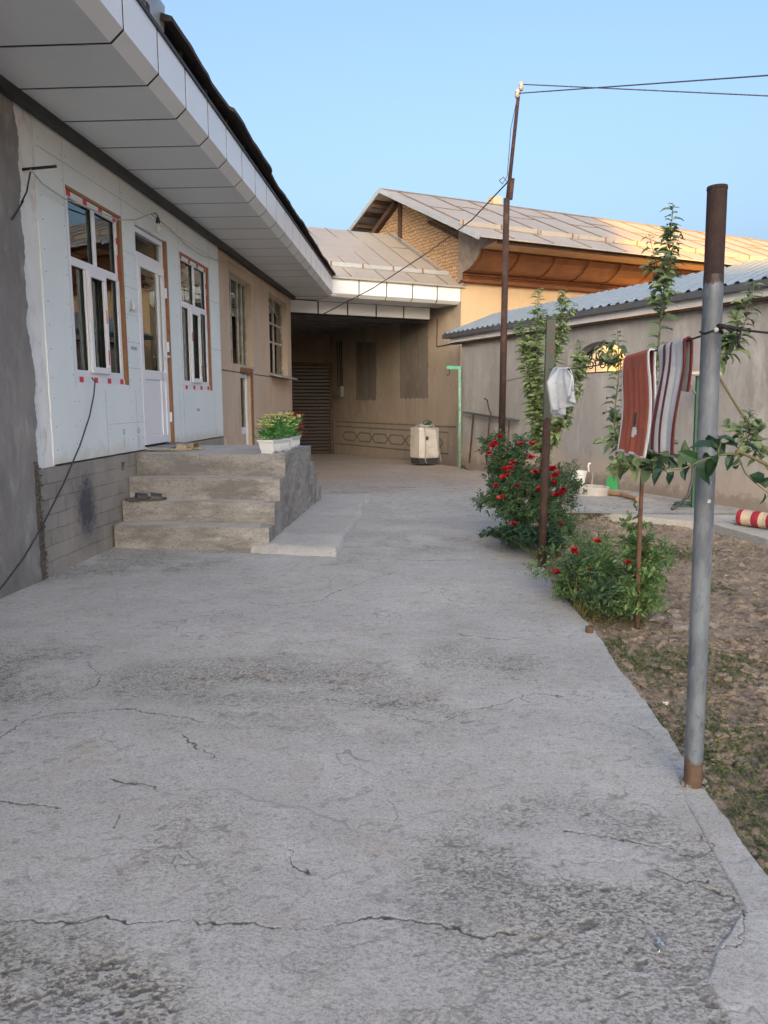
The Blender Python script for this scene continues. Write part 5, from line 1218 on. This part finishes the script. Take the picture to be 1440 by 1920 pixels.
def blob(mb_, c, r, sx=1, sy=1, sz=1, k=.2, seed=0):
    n1, n2 = 14, 10
    def f(a, b):
        th, ph = a*2*math.pi, b*math.pi; rr_ = r*(1+k*(float(vn(np.array([math.cos(th)*2+seed+5]), np.array([ph*2+math.sin(th)+5.]), 1)[0])-.5)*2)
        return Vector(c)+Vector((rr_*sx*math.sin(ph)*math.cos(th), rr_*sy*math.sin(ph)*math.sin(th), rr_*sz*math.cos(ph)))
    mb_.grid(f, n1, n2)
m = MB(); blob(m, at(1126, 860, pc.y), .055, 1.1, 1, .85, .3, 1); m.build('green_rag', M['greenpl'], wt, smooth=True)
m = MB(); blob(m, at(1133, 860, pc.y+.01), .052, .8, 1, .9, .3, 4); m.build('orange_rag', M['orangepl'], wt, smooth=True)
rc = gr(1108, 928, wpz); m = MB(); m.lathe((rc.x, rc.y, -.03), [(.26, 0), (.265, .14), (.255, .15), (.215, .15), (.205, .13), (.2, .04), (0, .04)], 36)
tag(m.build('cement_ring', M['tread'], smooth=False), 'round cement drain ring below the tap pillar', 'drain ring')
bc = gr(1090, 915, wpz)+Vector((0, .2, 0)); m = MB(); m.lathe((bc.x, bc.y, wpz), [(.09, 0), (.13, .24), (.138, .24), (.138, .26), (.122, .26), (.085, .02), (0, .02)], 26)
bk = tag(m.build('bucket', M['whitepl'], smooth=False), 'white plastic bucket left of the tap pillar', 'bucket')
dp = thing('dustpan', 'green plastic dustpan standing upright against the wall', 'dustpan', tuple(onw(1148, 926, .12)))
m = MB(); yy = onw(1148, 922, .12).y
P_ = [(1137, 899), (1141, 894), (1146, 892), (1151, 893), (1156, 897), (1159, 904), (1158, 924), (1154, 927), (1139, 927), (1136, 922)]
m.add([at(a, b, yy) for a, b in P_]+[at(a, b, yy+.02)for a, b in P_], [tuple(range(9, -1, -1)), tuple(range(10, 20))]+[(i, (i+1) % 10, 10+(i+1) % 10, 10+i) for i in range(10)])
m.prism([(0, 0), (.09, 0), (.09, .006), (0, .006)], at(1137, 926, yy), at(1158, 926, yy), (0, -1, 0), (0, 0, 1))
m.build('pan', M['greenpl'], dp)
m = MB(); m.bar(at(1148, 893, yy+.01), at(1149, 880, yy+.02), .03, .02); m.build('handle', M['greenpl'], dp)
m = MB(); m.tube([gr(1140, 929)+up*.04, gr(1165, 932)+up*.04, gr(1195, 940)+up*.03], [.035, .033, .028], 10)
tag(m.build('wooden_pole', simple('peeled_wood', (.33,.21,.11), (.24,.15,.08), 10, .8, .003)), 'short peeled wooden pole lying beside the dustpan', 'wooden pole')
# green stand with shelf
gs = gr(1299, 952, -.01); sh_ = thing('green_stand', 'dark green steel stand with a pale shelf, half hidden behind the grey pipe', 'stand', tuple(gs))
Yg = gs.y
m = MB(); m.bar(gs, at(1309, 705, Yg), .045, .045); m.bar(gs+Vector((.09, .03, 0)), at(1309, 800, Yg+.03)+Vector((.05, 0, 0)), .03, .03); m.build('upright', M['darkgreen'], sh_)
m = MB(); m.bar(at(1305, 740, Yg), at(1284, 706, Yg), .02, .025); m.bar(at(1309, 740, Yg), at(1352, 712, Yg), .02, .025); m.build('brace', M['shedg'], sh_)
m = MB(); p = at(1284, 702, Yg-.12); q = at(1356, 702, Yg-.12); m.obox(p, q-p, (0, .3, 0), up*.035); m.build('shelf', simple('pale_board', (.5,.46,.38), (.4,.36,.3), 8, .8, .002), sh_)
m = MB(); a = at(1300, 800, Yg); m.tube([at(1300, 850, Yg-.05), at(1298, 900, Yg-.06), at(1290, 930, Yg-.1), at(1275, 945, Yg-.15), gr(1260, 957)+up*.02], .02, 8)
tag(m.build('hose', M['greypl'], smooth=True), 'dark hose curving down from the green stand to the path', 'hose')
m = MB()
for k in range(2): m.tube([gs+Vector((-.12+.02*k+.12*math.cos(t), .05+.08*math.sin(t), .03+.03*k)) for t in np.linspace(0, 6.28, 20)], .009, 6)
tag(m.build('hose_coil', M['darkgreen'], smooth=True), 'green hose coil on the path at the foot of the stand', 'hose')
# rolled rug
ra = gr(1386, 984, 0)+up*.09; rb_ = gr(1500, 1000, 0)+up*.09; rg = MB(); ax = (rb_-ra); n = 24
for i in range(n):
    rg.mi = [0, 0, 1, 1, 1, 1, 0, 0, 0, 1, 1, 1][i % 12]
    t0, t1 = i/n, (i+1)/n; rg.tube([ra+ax*t0, ra+ax*t1], [.088+.004*math.sin(i), .088+.004*math.sin(i+1)], 22, cap=(i in (0, n-1)))
rg.mi = 1
for i in range(3): pts = [ra-ax.normalized()*.004+Vector((0, 0, 0))+(Vector((-ax.y, ax.x, 0)).normalized()*math.cos(t)+up*math.sin(t))*(.012+.02*i+.004*t) for t in np.linspace(0, 5.5, 16)]; rg.tube(pts, .003, 4)
tag(rg.build('rolled_rug', [M['rugred'], M['rugcream']], smooth=False), 'rolled red and cream patterned rug on the path at the right', 'rug')
# ================================================================ PLANTS
def shoot(m, ms, pts, r0, r1, leafl, leafw, n, spread=1.0, t0=.0, droop=.5, upb=.5, sprigs=True):
    """stem through pts with leaves all the way up in a spiral"""
    P_ = []; 
    for i in range(len(pts)-1):
        p0 = pts[max(i-1, 0)]; p1 = pts[i]; p2_ = pts[i+1]; p3 = pts[min(i+2, len(pts)-1)]
        for k in range(8):
            t = k/8; P_.append(.5*((2*p1)+(p2_-p0)*t+(2*p0-5*p1+4*p2_-p3)*t*t+(3*p1-p0-3*p2_+p3)*t**3))
    P_.append(pts[-1]); N = len(P_)
    ms.tube(P_, [r0+(r1-r0)*i/(N-1) for i in range(N)], 6)
    n = int(n*1.35)
    for i in range(max(3, n//7) if sprigs else 0):
        t = t0+(1-t0)*random.uniform(0, .9); k = min(int(t*(N-1)), N-2); p = P_[k]; tg = (P_[k+1]-P_[k]).normalized(); a = random.uniform(0, 6.28); o = tg.orthogonal().normalized(); rad = o*math.cos(a)+tg.cross(o)*math.sin(a)
        ln = random.uniform(.04, .11); e = p+(rad*.8+tg*.7)*ln; ms.tube([p, e], [.002, .001], 4)
        for q in range(7):
            tt_ = q/6; a2 = random.uniform(0, 6.28); m.leaf(p.lerp(e, .35+.65*tt_), rad*.6+tg*.5+Vector((math.cos(a2), math.sin(a2), random.uniform(-.5, .5)))*.8, leafl*random.uniform(.45, .95), leafw*random.uniform(.8, 1.3), nrm=Vector((random.uniform(-.5,.5), -.5, .6)), droop=random.uniform(.2, .7))
    for i in range(n):
        t = t0+(1-t0)*(i+random.random()*.6)/n; f = t*(N-1); k = min(int(f), N-2); p = P_[k].lerp(P_[k+1], f-k); tg = (P_[k+1]-P_[k]).normalized()
        a = i*2.4+random.uniform(-.4, .4); o = tg.orthogonal().normalized(); b = tg.cross(o); rad = o*math.cos(a)+b*math.sin(a)
        d = rad*spread+tg*upb+Vector((0, 0, -.15)); sc = (1-.45*t**3)*random.uniform(.5, 1.3)
        m.leaf(p+rad*.006, d, leafl*sc*1.1, leafw*sc*1.45, nrm=tg*.8+Vector((random.uniform(-.5,.5), -.5, .4)), droop=droop*random.uniform(.5, 1.3), fold=.22)
def V3(px, py, Y): return at(px, py, Y)
# apple tree with two tall shoots by the towels
tbase = gr(1196, 1157); tbase.z = -.08; Y0 = tbase.y
def tree(name, label, base, trunkpts, shoots, leafmat, seed, group='young apple trees in the bed', r=.018):
    random.seed(seed); t = thing(name, label, 'tree', tuple(base), group=group)
    m = MB(); m.tube(trunkpts, [r*(1-.35*i/(len(trunkpts)-1)) for i in range(len(trunkpts))], 9); ms = MB(); ml = MB()
    for s_ in shoots: shoot(ml, ms, **s_)
    m.build('trunk', M['stem'], t, smooth=True); ms.build('branch', M['gstem'], t, smooth=True); ml.build('leaves', leafmat, t); return t
fork = V3(1205, 880, Y0)
tree('apple_tree', 'young apple tree with slender trunk behind the two towels', tbase,
     [tbase, V3(1197, 1060, Y0), V3(1201, 960, Y0), fork],
     [dict(pts=[fork, V3(1222, 800, Y0), V3(1228, 720, Y0+.05), V3(1243, 560, Y0), V3(1255, 470, Y0), V3(1262, 383, Y0)], r0=.010, r1=.002, leafl=.085, leafw=.042, n=70, t0=.05),
      dict(pts=[V3(1240, 600, Y0), V3(1248, 520, Y0-.1), V3(1275, 440, Y0-.1)], r0=.004, r1=.0015, leafl=.07, leafw=.036, n=26, t0=.2),
      dict(pts=[V3(1248, 530, Y0), V3(1255, 480, Y0+.06), V3(1250, 420, Y0+.05)], r0=.003, r1=.0015, leafl=.065, leafw=.034, n=26, t0=.1),
      dict(pts=[V3(1242, 565, Y0), V3(1232, 500, Y0+.03), V3(1216, 440, Y0)], r0=.004, r1=.0015, leafl=.06, leafw=.03, n=16, t0=.2),
      dict(pts=[fork, V3(1175, 850, Y0-.05), V3(1152, 800, Y0), V3(1160, 700, Y0), V3(1158, 620, Y0)], r0=.008, r1=.002, leafl=.09, leafw=.042, n=48, t0=.12),
      dict(pts=[V3(1160, 700, Y0), V3(1140, 665, Y0), V3(1125, 645, Y0)], r0=.003, r1=.0015, leafl=.06, leafw=.03, n=12),
      dict(pts=[fork, V3(1240, 860, Y0-.2), V3(1290, 850, Y0-.4), V3(1320, 862, Y0-.5)], r0=.007, r1=.002, leafl=.09, leafw=.042, n=18, t0=.1),
      dict(pts=[fork, V3(1205, 850, Y0), V3(1190, 835, Y0)], r0=.005, r1=.002, leafl=.10, leafw=.05, n=26, t0=.0),
      dict(pts=[fork, V3(1225, 855, Y0), V3(1250, 845, Y0+.1)], r0=.005, r1=.002, leafl=.10, leafw=.05, n=24, t0=.0),
      dict(pts=[fork, V3(1180, 870, Y0-.1), V3(1150, 865, Y0-.1)], r0=.004, r1=.002, leafl=.09, leafw=.04, n=14)], M['leaf_apple'], 11)
# tree behind the rusty post: upright pale shoots
b2 = at(1012, 990, 8.3); b2.z = -.08; Y2 = 8.3
f2 = V3(1015, 850, Y2)
tree('apple_tree', 'bushy apple tree with upright pale shoots behind the rusty post', b2, [b2, V3(1014, 930, Y2), f2],
     [dict(pts=[f2, V3(1008, 780, Y2), V3(1005, 660, Y2), V3(1010, 542, Y2)], r0=.010, r1=.002, leafl=.105, leafw=.042, n=170, droop=.35),
      dict(pts=[f2, V3(1000, 760, Y2), V3(988, 690, Y2), V3(975, 600, Y2)], r0=.008, r1=.002, leafl=.105, leafw=.042, n=125, t0=.1, droop=.35),
      dict(pts=[f2, V3(1015, 740, Y2+.2), V3(1003, 680, Y2+.2), V3(1020, 580, Y2+.2)], r0=.008, r1=.002, leafl=.10, leafw=.042, n=125, t0=.1),
      dict(pts=[f2, V3(1030, 760, Y2+.1), V3(1045, 650, Y2), V3(1056, 545, Y2)], r0=.008, r1=.002, leafl=.10, leafw=.042, n=125, t0=.1),
      dict(pts=[V3(1046, 640, Y2), V3(1060, 600, Y2), V3(1078, 568, Y2)], r0=.004, r1=.002, leafl=.085, leafw=.036, n=24),
      dict(pts=[f2, V3(1050, 800, Y2-.2), V3(1075, 730, Y2-.2), V3(1088, 640, Y2-.2)], r0=.008, r1=.002, leafl=.10, leafw=.042, n=105, t0=.1),
      dict(pts=[V3(1077, 720, Y2-.2), V3(1090, 690, Y2-.2), V3(1100, 670, Y2-.2)], r0=.004, r1=.002, leafl=.085, leafw=.036, n=26),
      dict(pts=[f2, V3(1035, 810, Y2), V3(1048, 790, Y2)], r0=.004, r1=.002, leafl=.10, leafw=.042, n=30)], M['leaf_pale'], 21)
# branches entering from a tree out at the right
b3 = Vector((2.35, 4.0, -.08)); Y3 = 4.0
tree('apple_tree', 'apple tree past the right edge, its leafy shoot rising right of the pipe', b3, [b3, b3+Vector((0, 0, .5)), b3+Vector((.0, 0, .9))],
     [dict(pts=[b3+Vector((0, 0, .8)), V3(1370, 720, Y3) if 0 else V3(1345, 700, Y3), V3(1370, 660, Y3), V3(1395, 610, Y3), V3(1415, 530, Y3)], r0=.007, r1=.002, leafl=.08, leafw=.036, n=44, t0=.35),
      dict(pts=[b3+Vector((0, 0, .7)), V3(1440, 880, Y3), V3(1400, 820, Y3), V3(1408, 770, Y3)], r0=.005, r1=.002, leafl=.075, leafw=.034, n=30, t0=.4)], M['leaf_apple'], 31)
b4 = Vector((2.15, 2.35, -.08)); Yb = 2.32
tree('apple_tree', 'dark large-leaved low branch crossing in front of the grey pipe', b4, [b4, b4+Vector((0, 0, .6)), b4+Vector((-.05, 0, .85))],
     [dict(sprigs=False, pts=[b4+Vector((-.05, 0, .85)), V3(1440, 872, Yb), V3(1380, 852, Yb), V3(1330, 858, Yb), V3(1275, 880, Yb), V3(1240, 875, Yb)], r0=.006, r1=.0015, leafl=.068, leafw=.036, n=11, t0=.42, upb=.7),
      dict(sprigs=False, pts=[V3(1345, 855, Yb), V3(1350, 835, Yb), V3(1352, 820, Yb)], r0=.003, r1=.001, leafl=.075, leafw=.042, n=4, spread=1.2),
      dict(sprigs=False, pts=[V3(1385, 855, Yb), V3(1400, 890, Yb), V3(1440, 925, Yb)], r0=.003, r1=.001, leafl=.06, leafw=.03, n=4),
      dict(sprigs=False, pts=[V3(1380, 850, Yb), V3(1390, 830, Yb), V3(1395, 805, Yb)], r0=.003, r1=.001, leafl=.055, leafw=.028, n=4)], M['leaf_dark'], 41)
# rose bushes
def bloom(m, c, r):
    c = Vector(c)
    for ring, (n, rr_, el) in enumerate(((5, r, .1), (6, r*.85, .6), (5, r*.6, 1.2), (4, r*.35, 1.8))):
        for k in range(n):
            a = k*2*math.pi/n+ring*.5+random.uniform(-.3, .3); d = Vector((math.cos(a), math.sin(a), el)); m.leaf(c-Vector((0, 0, r*.3)), d+Vector((random.uniform(-.3,.3), -.6+random.uniform(-.4,.3), random.uniform(-.2,.4))), rr_*random.uniform(.8,1.25), rr_*random.uniform(1.0,1.4), nrm=Vector((0, -.6, 1)), fold=.3, droop=-.3)
def rose_bush(label, base, blobs, blooms, nl, leafmat, ll, seed, name='rose_bush', lw=.5, br=.047, group='rose bushes along the paving', cat='rose bush', stems=14):
    random.seed(seed); t = thing(name, label, cat, tuple(base), group=group); ml = MB(); ms = MB()
    tips = []
    for c, rx, rz, wgt in blobs:
        for i in range(int(stems*wgt)):
            a = random.uniform(0, 6.28); tip = Vector(c)+Vector((rx*.85*math.cos(a)*random.random()**.5, rx*.8*math.sin(a)*random.random()**.5, rz*random.uniform(-.5, .95)))
            md = base.lerp(tip, .5)+Vector((random.uniform(-.05,.05), random.uniform(-.05,.05), .08))
            ms.tube([base+Vector((random.uniform(-.04,.04), random.uniform(-.04,.04), 0)), md, tip], [.006, .004, .002], 5)
            tips.append(tip)
            for k in range(int(10)):
                t_ = random.uniform(.45, 1); p = md.lerp(tip, (t_-.3)/.7)
                rad = Vector((random.uniform(-1,1), random.uniform(-1,1), random.uniform(-.3,.6)))
                for q in range(5): ml.leaf(p+rad*.02*q, rad+Vector((random.uniform(-.8,.8), random.uniform(-.8,.8), 0)), ll*random.uniform(.7,1.2), ll*lw*random.uniform(.8, 1.1))
        n = int(nl*wgt*.72); subs = []
        for q_ in range(13):
            d = Vector((random.gauss(0,1), random.gauss(0,1), random.gauss(0,1))).normalized(); subs.append((d, random.uniform(.3, 1.25), random.uniform(.18, .42)))
        for i in range(n):
            # leaflets in little sprays of five through the volume, denser near the surface
            d = Vector((random.gauss(0,1), random.gauss(0,1), random.gauss(0,1))).normalized(); q = random.random()**.4
            nz_ = 1+.45*(float(vn(np.array([d.x*2.2+seed+9]), np.array([d.z*2.2+d.y+9.]), 2)[0])-.5)*2
            sb = random.choice(subs); v_ = sb[0]*sb[1]+d*q*sb[2]; p = Vector(c)+Vector((v_.x*rx, v_.y*rx, v_.z*rz))*1.08
            if p.z < -.04: continue
            ax = (d+Vector((random.uniform(-.8,.8), random.uniform(-.8,.8), random.uniform(-.3,.5)))).normalized()
            for k in range(5):
                b = ax.orthogonal()*(1 if k % 2 else -1) if k < 4 else ax*.8
                ml.leaf(p+ax*ll*.45*(k//2), (b+ax*.6), ll*random.uniform(.7, 1.15), ll*lw*random.uniform(.8, 1.1), nrm=d+Vector((0, 0, .7)))
    ms.build('stems', M['gstem'], t); ml.build('leaves', leafmat, t)
    for c in blooms:
        m = MB(); bloom(m, c, br*random.uniform(.85, 1.2)); m.build('bloom', M['rose'], t)
    return t
Yr = 8.2
rb = at(985, 1010, 7.3); rb.z = -.06
B = lambda px, py, Y: at(px, py, Y)
rose_bush('tall leafy rose bush with many red blooms left of the rusty post', rb,
    [(B(945, 870, 7.7), .26, .25, 1.0), (B(965, 930, 7.4), .28, .24, 1.2), (B(990, 985, 7.0), .25, .18, 1.0), (B(1000, 905, 7.5), .22, .28, .8)],
    [B(937, 818, 7.5), B(928, 829, 7.5), B(924, 836, 7.4), B(916, 850, 7.4), B(962, 867, 7.3), B(957, 877, 7.3), B(945, 880, 7.3), B(948, 893, 7.3), B(944, 896, 7.2), B(930, 911, 7.2), B(968, 911, 7.2), B(941, 932, 7.1), B(977, 832, 7.5), B(998, 832, 7.4), B(1004, 884, 7.2), B(1010, 917, 7.0), B(995, 857, 7.4), B(963, 982, 6.9)], 620, M['leaf_rose'], .042, 51)
rb2 = at(1045, 985, 7.0); rb2.z = -.08
rose_bush('sparser rose bush with red blooms right of the rusty post', rb2,
    [(B(1048, 915, 7.2), .2, .22, .8), (B(1050, 990, 6.8), .2, .14, .7), (B(1066, 900, 7.8), .10, .12, .2)],
    [B(1033, 880, 7.0), B(1042, 890, 7.0), B(1039, 906, 7.0), B(1052, 924, 6.9), B(1043, 927, 6.9), B(1049, 981, 6.7), B(1036, 878, 7.0), B(1056, 918, 6.9)], 420, M['leaf_rose'], .036, 52)
rb3 = at(1020, 1015, 6.5); rb3.z = -.05
rose_bush('low rose branch spreading over the paving at the bush foot', rb3, [(B(950, 1000, 6.7), .20, .05, .5), (B(1010, 1010, 6.5), .16, .1, .6)], [], 130, M['leaf_dark'], .045, 53, lw=.6)
rb4 = at(1120, 1140, 4.95); rb4.z = -.08
rose_bush('feathery light green shrub with five red roses between pipe stub and slender trunk', rb4,
    [(B(1080, 1085, 5.2), .26, .16, 1.0), (B(1140, 1075, 5.3), .24, .18, 1.1), (B(1120, 1130, 5.0), .24, .12, .9), (B(1060, 1050, 5.6), .2, .12, .5), (B(1110, 1030, 6.0), .22, .12, .5)],
    [B(1077, 1037, 5.0), B(1076, 1031, 5.0), B(1120, 1015, 5.3), B(1179, 1055, 4.8), B(1042, 1072, 5.1), B(1102, 1068, 4.9)], 640, M['leaf_light'], .036, 54, lw=.28, br=.036)
rb5 = at(1085, 1110, 4.9); rb5.z = -.08
rose_bush('dark-leaved rose stem in the middle of the feathery shrub', rb5, [(B(1088, 1075, 4.95), .11, .13, .7), (B(1140, 1125, 4.7), .15, .08, .5)], [], 170, M['leaf_rose'], .04, 55)
rb6 = at(1205, 1120, 4.9); rb6.z = -.08
rose_bush('bright green annual plant around the slender tree trunk', rb6, [(B(1205, 1045, 4.9), .17, .22, 1.0), (B(1190, 1120, 4.7), .16, .1, .6)], [], 260, M['leaf_light'], .045, 56, name='leafy_plant', cat='plant', group='low plants in the bed', lw=.5)
# small weeds and seedlings as individual plants
def weed(px, py, r, seed, label, name='weed', mat='weed', h=.12, z=-.08, n=70):
    random.seed(seed); c = gr(px, py, z); m = MB()
    for i in range(max(10, n//5)):
        a = random.uniform(0, 6.28); q = r*random.random()**.55; b = c+Vector((q*math.cos(a), q*math.sin(a), 0)); hh = h*random.uniform(.15, 1)*(1-.5*q/r)
        tip = b+Vector((random.uniform(-.03,.03), random.uniform(-.03,.03), hh)); m.tube([b, tip], [.0015, .001], 4)
        for k in range(7):
            a2 = random.uniform(0, 6.28); m.leaf(b.lerp(tip, random.uniform(.1, 1)), Vector((math.cos(a2), math.sin(a2), random.uniform(-.2, .9))), random.uniform(.018, .042), random.uniform(.008, .018), droop=random.uniform(.1,.6))
    return tag(m.build(name, M[mat]), label, 'weed', 'weed clumps in the bed', 'stuff')
weed(1395, 995, .16, 1, 'leafy weed standing in front of the rolled rug', h=.26, n=60)
weed(1150, 1165, .2, 2, 'weed clump beside the pipe stub', h=.16, n=160)
weed(1170, 1225, .22, 3, 'low weed clump where the paving bends, below the stub', h=.12, n=160)
weed(1245, 1045, .35, 4, 'dark weed mat left of the pipe, beyond the slender trunk', h=.1, n=420)
weed(1275, 1035, .35, 14, 'weed mat directly left of the grey pipe', h=.1, n=320)
weed(1145, 965, .4, 5, 'grassy weed tuft by the path edge', h=.12, n=420)
weed(1085, 975, .4, 8, 'thin grasses by the path below the cement ring', h=.2, n=260)
weed(1345, 1108, .14, 6, 'small weed tuft right of the pipe at mid height', h=.1, n=80)
weed(1330, 1425, .08, 7, 'grass tuft at the pipe foot', h=.13, n=60)
# ground cover
random.seed(99); m = MB(); cnt = 0
while cnt < 4600:
    x = random.uniform(.9, 4.6); y = random.uniform(1.2, 9.3)
    if random.random() < .5: y = random.uniform(1.4, 4.2); x = random.uniform(1.0, 2.3)
    if not inbed(x, y): continue
    l = WL((x, y, 0)); dens = float(fbm(np.array([x]), np.array([y]), 1.7, 4, 5)[0]); near = max(0, 1-(l.x-1)*1.6)
    if dens+.26*near+(.07 if y < 3 else 0) < .66+random.uniform(-.09, .09): 
        if random.random() > .04: continue
    z = float(soilz(np.array([x]), np.array([y]))[0]); cnt += 1
    for k in range(3):
        a = random.uniform(0, 6.28); m.leaf((x, y, z+random.uniform(0, .012)), Vector((math.cos(a), math.sin(a), random.uniform(.15, 1.8))), random.uniform(.010, .030), random.uniform(.003, .010))
tag(m.build('ground_cover', M['weed']), 'sparse low weeds and grass spread over the bed soil', 'weeds', kind='stuff')
m = MB(); cnt = 0
while cnt < 3200:
    x = random.uniform(.9, 4.6); y = random.uniform(1.3, 9)
    if not inbed(x, y): continue
    z = float(soilz(np.array([x]), np.array([y]))[0])+.012; a = random.uniform(0, 3.14); cnt += 1; l = random.uniform(.02, .14)
    m.leaf((x, y, z), (math.cos(a), math.sin(a), random.uniform(0, .12)), l, .004)
tag(m.build('dry_litter', M['straw']), 'dry straw and twigs scattered over the soil', 'litter', kind='stuff')
def rock(m, c, r, seed):
    rr_ = random.Random(seed); n1, n2 = 7, 5; vs = []
    for j in range(n2+1):
        for i in range(n1):
            th, ph = i*2*math.pi/n1, j*math.pi/n2; q = r*rr_.uniform(.7, 1.15); vs.append(Vector(c)+Vector((q*math.sin(ph)*math.cos(th)*1.3, q*math.sin(ph)*math.sin(th), q*.55*math.cos(ph))))
    m.add(vs, [(j*n1+i, j*n1+(i+1) % n1, (j+1)*n1+(i+1) % n1, (j+1)*n1+i) for j in range(n2) for i in range(n1)])
m = MB(); cnt = 0
random.seed(5)
while cnt < 4500:
    x = random.uniform(.95, 4.6); y = random.uniform(1.3, 9.2)
    if random.random() < .6: y = random.uniform(1.3, 4.5); x = random.uniform(1, 2.6)
    if not inbed(x, y): continue
    z = float(soilz(np.array([x]), np.array([y]))[0]); rock(m, (x, y, z+.002), random.choice([.005, .007, .009, .013, .019, .028]), cnt); cnt += 1
tag(m.build('soil_clods', M['soil']), 'small clods and crumbs of dry soil over the bed', 'clods', kind='stuff')
for i, (px, py, r_, lab, mt_) in enumerate([(1265, 1155, .045, 'grey rubble lump by the trunk, left one', 'stone'), (1275, 1178, .06, 'flat broken concrete piece left of the pipe', 'stone'), (1232, 1160, .05, 'grey concrete chunk behind the weeds, beside the trunk base', 'stone'), (1232, 1238, .028, 'small pale stone in the weeds left of the pipe', 'stone'),
        (1430, 1290, .03, 'rounded tan stone at the right edge', 'stone'), (1362, 1080, .02, 'white paper scrap on the soil right of the pipe', 'plastic_bag'), (1345, 1378, .03, 'dark clod right of the pipe near its lower end', 'soil'), (1247, 1318, .018, 'white pebble at the paving edge', 'plastic_bag')]):
    c = gr(px, py, -.07); m = MB(); rock(m, c, r_, 200+i); tag(m.build('stone' if mt_ == 'stone' else ('paper_scrap' if r_ == .02 else 'pebble'), M[mt_]), lab, 'stone' if r_ != .02 else 'litter')
m = MB(); c = gr(1240, 1782, .003)
for k in range(14): a = random.uniform(0, 6.28); m.leaf(c+Vector((random.uniform(-.012,.012), random.uniform(-.025,.025), random.uniform(0, .012))), (math.cos(a), math.sin(a), random.uniform(-.1, .6)), .02, .014)
tag(m.build('foil_scrap', simple('pale_foil', (.45,.52,.55), (.3,.35,.38), 60, .3, .002, metal=.4)), 'crumpled pale foil scrap on the paving at lower right', 'litter')
# ---------------------------------------------------------------- unseen blocks added off-frame to keep the sun off the yard
def sun_blocker(name, label, x0, x1, y0, y1, h, ridge):
    t = thing(name, label, 'house', ((x0+x1)/2, (y0+y1)/2, -.1)); m = MB(); m.box(x0, x1, y0, y1, -.3, h); m.build('wall', M['beige'], t)
    m = MB(); m.add([(x0-.4, y0-.4, h), (x1+.4, y0-.4, h), (x1+.4, y1+.4, h), (x0-.4, y1+.4, h), (x0, (y0+y1)/2, ridge), (x1, (y0+y1)/2, ridge)], [(0,1,5,4), (2,3,4,5), (1,2,5), (3,0,4), (3,2,1,0)]); m.build('roof', M['roofbeige'], t)
sun_blocker('shade_block', 'tall unseen sun blocker added far behind the viewpoint, left', -15, -3.1, -66, -60, 29, 31)
sun_blocker('shade_block', 'lower unseen sun blocker added far behind the viewpoint, right', -2.6, 4.5, -66, -60, 21.8, 22)
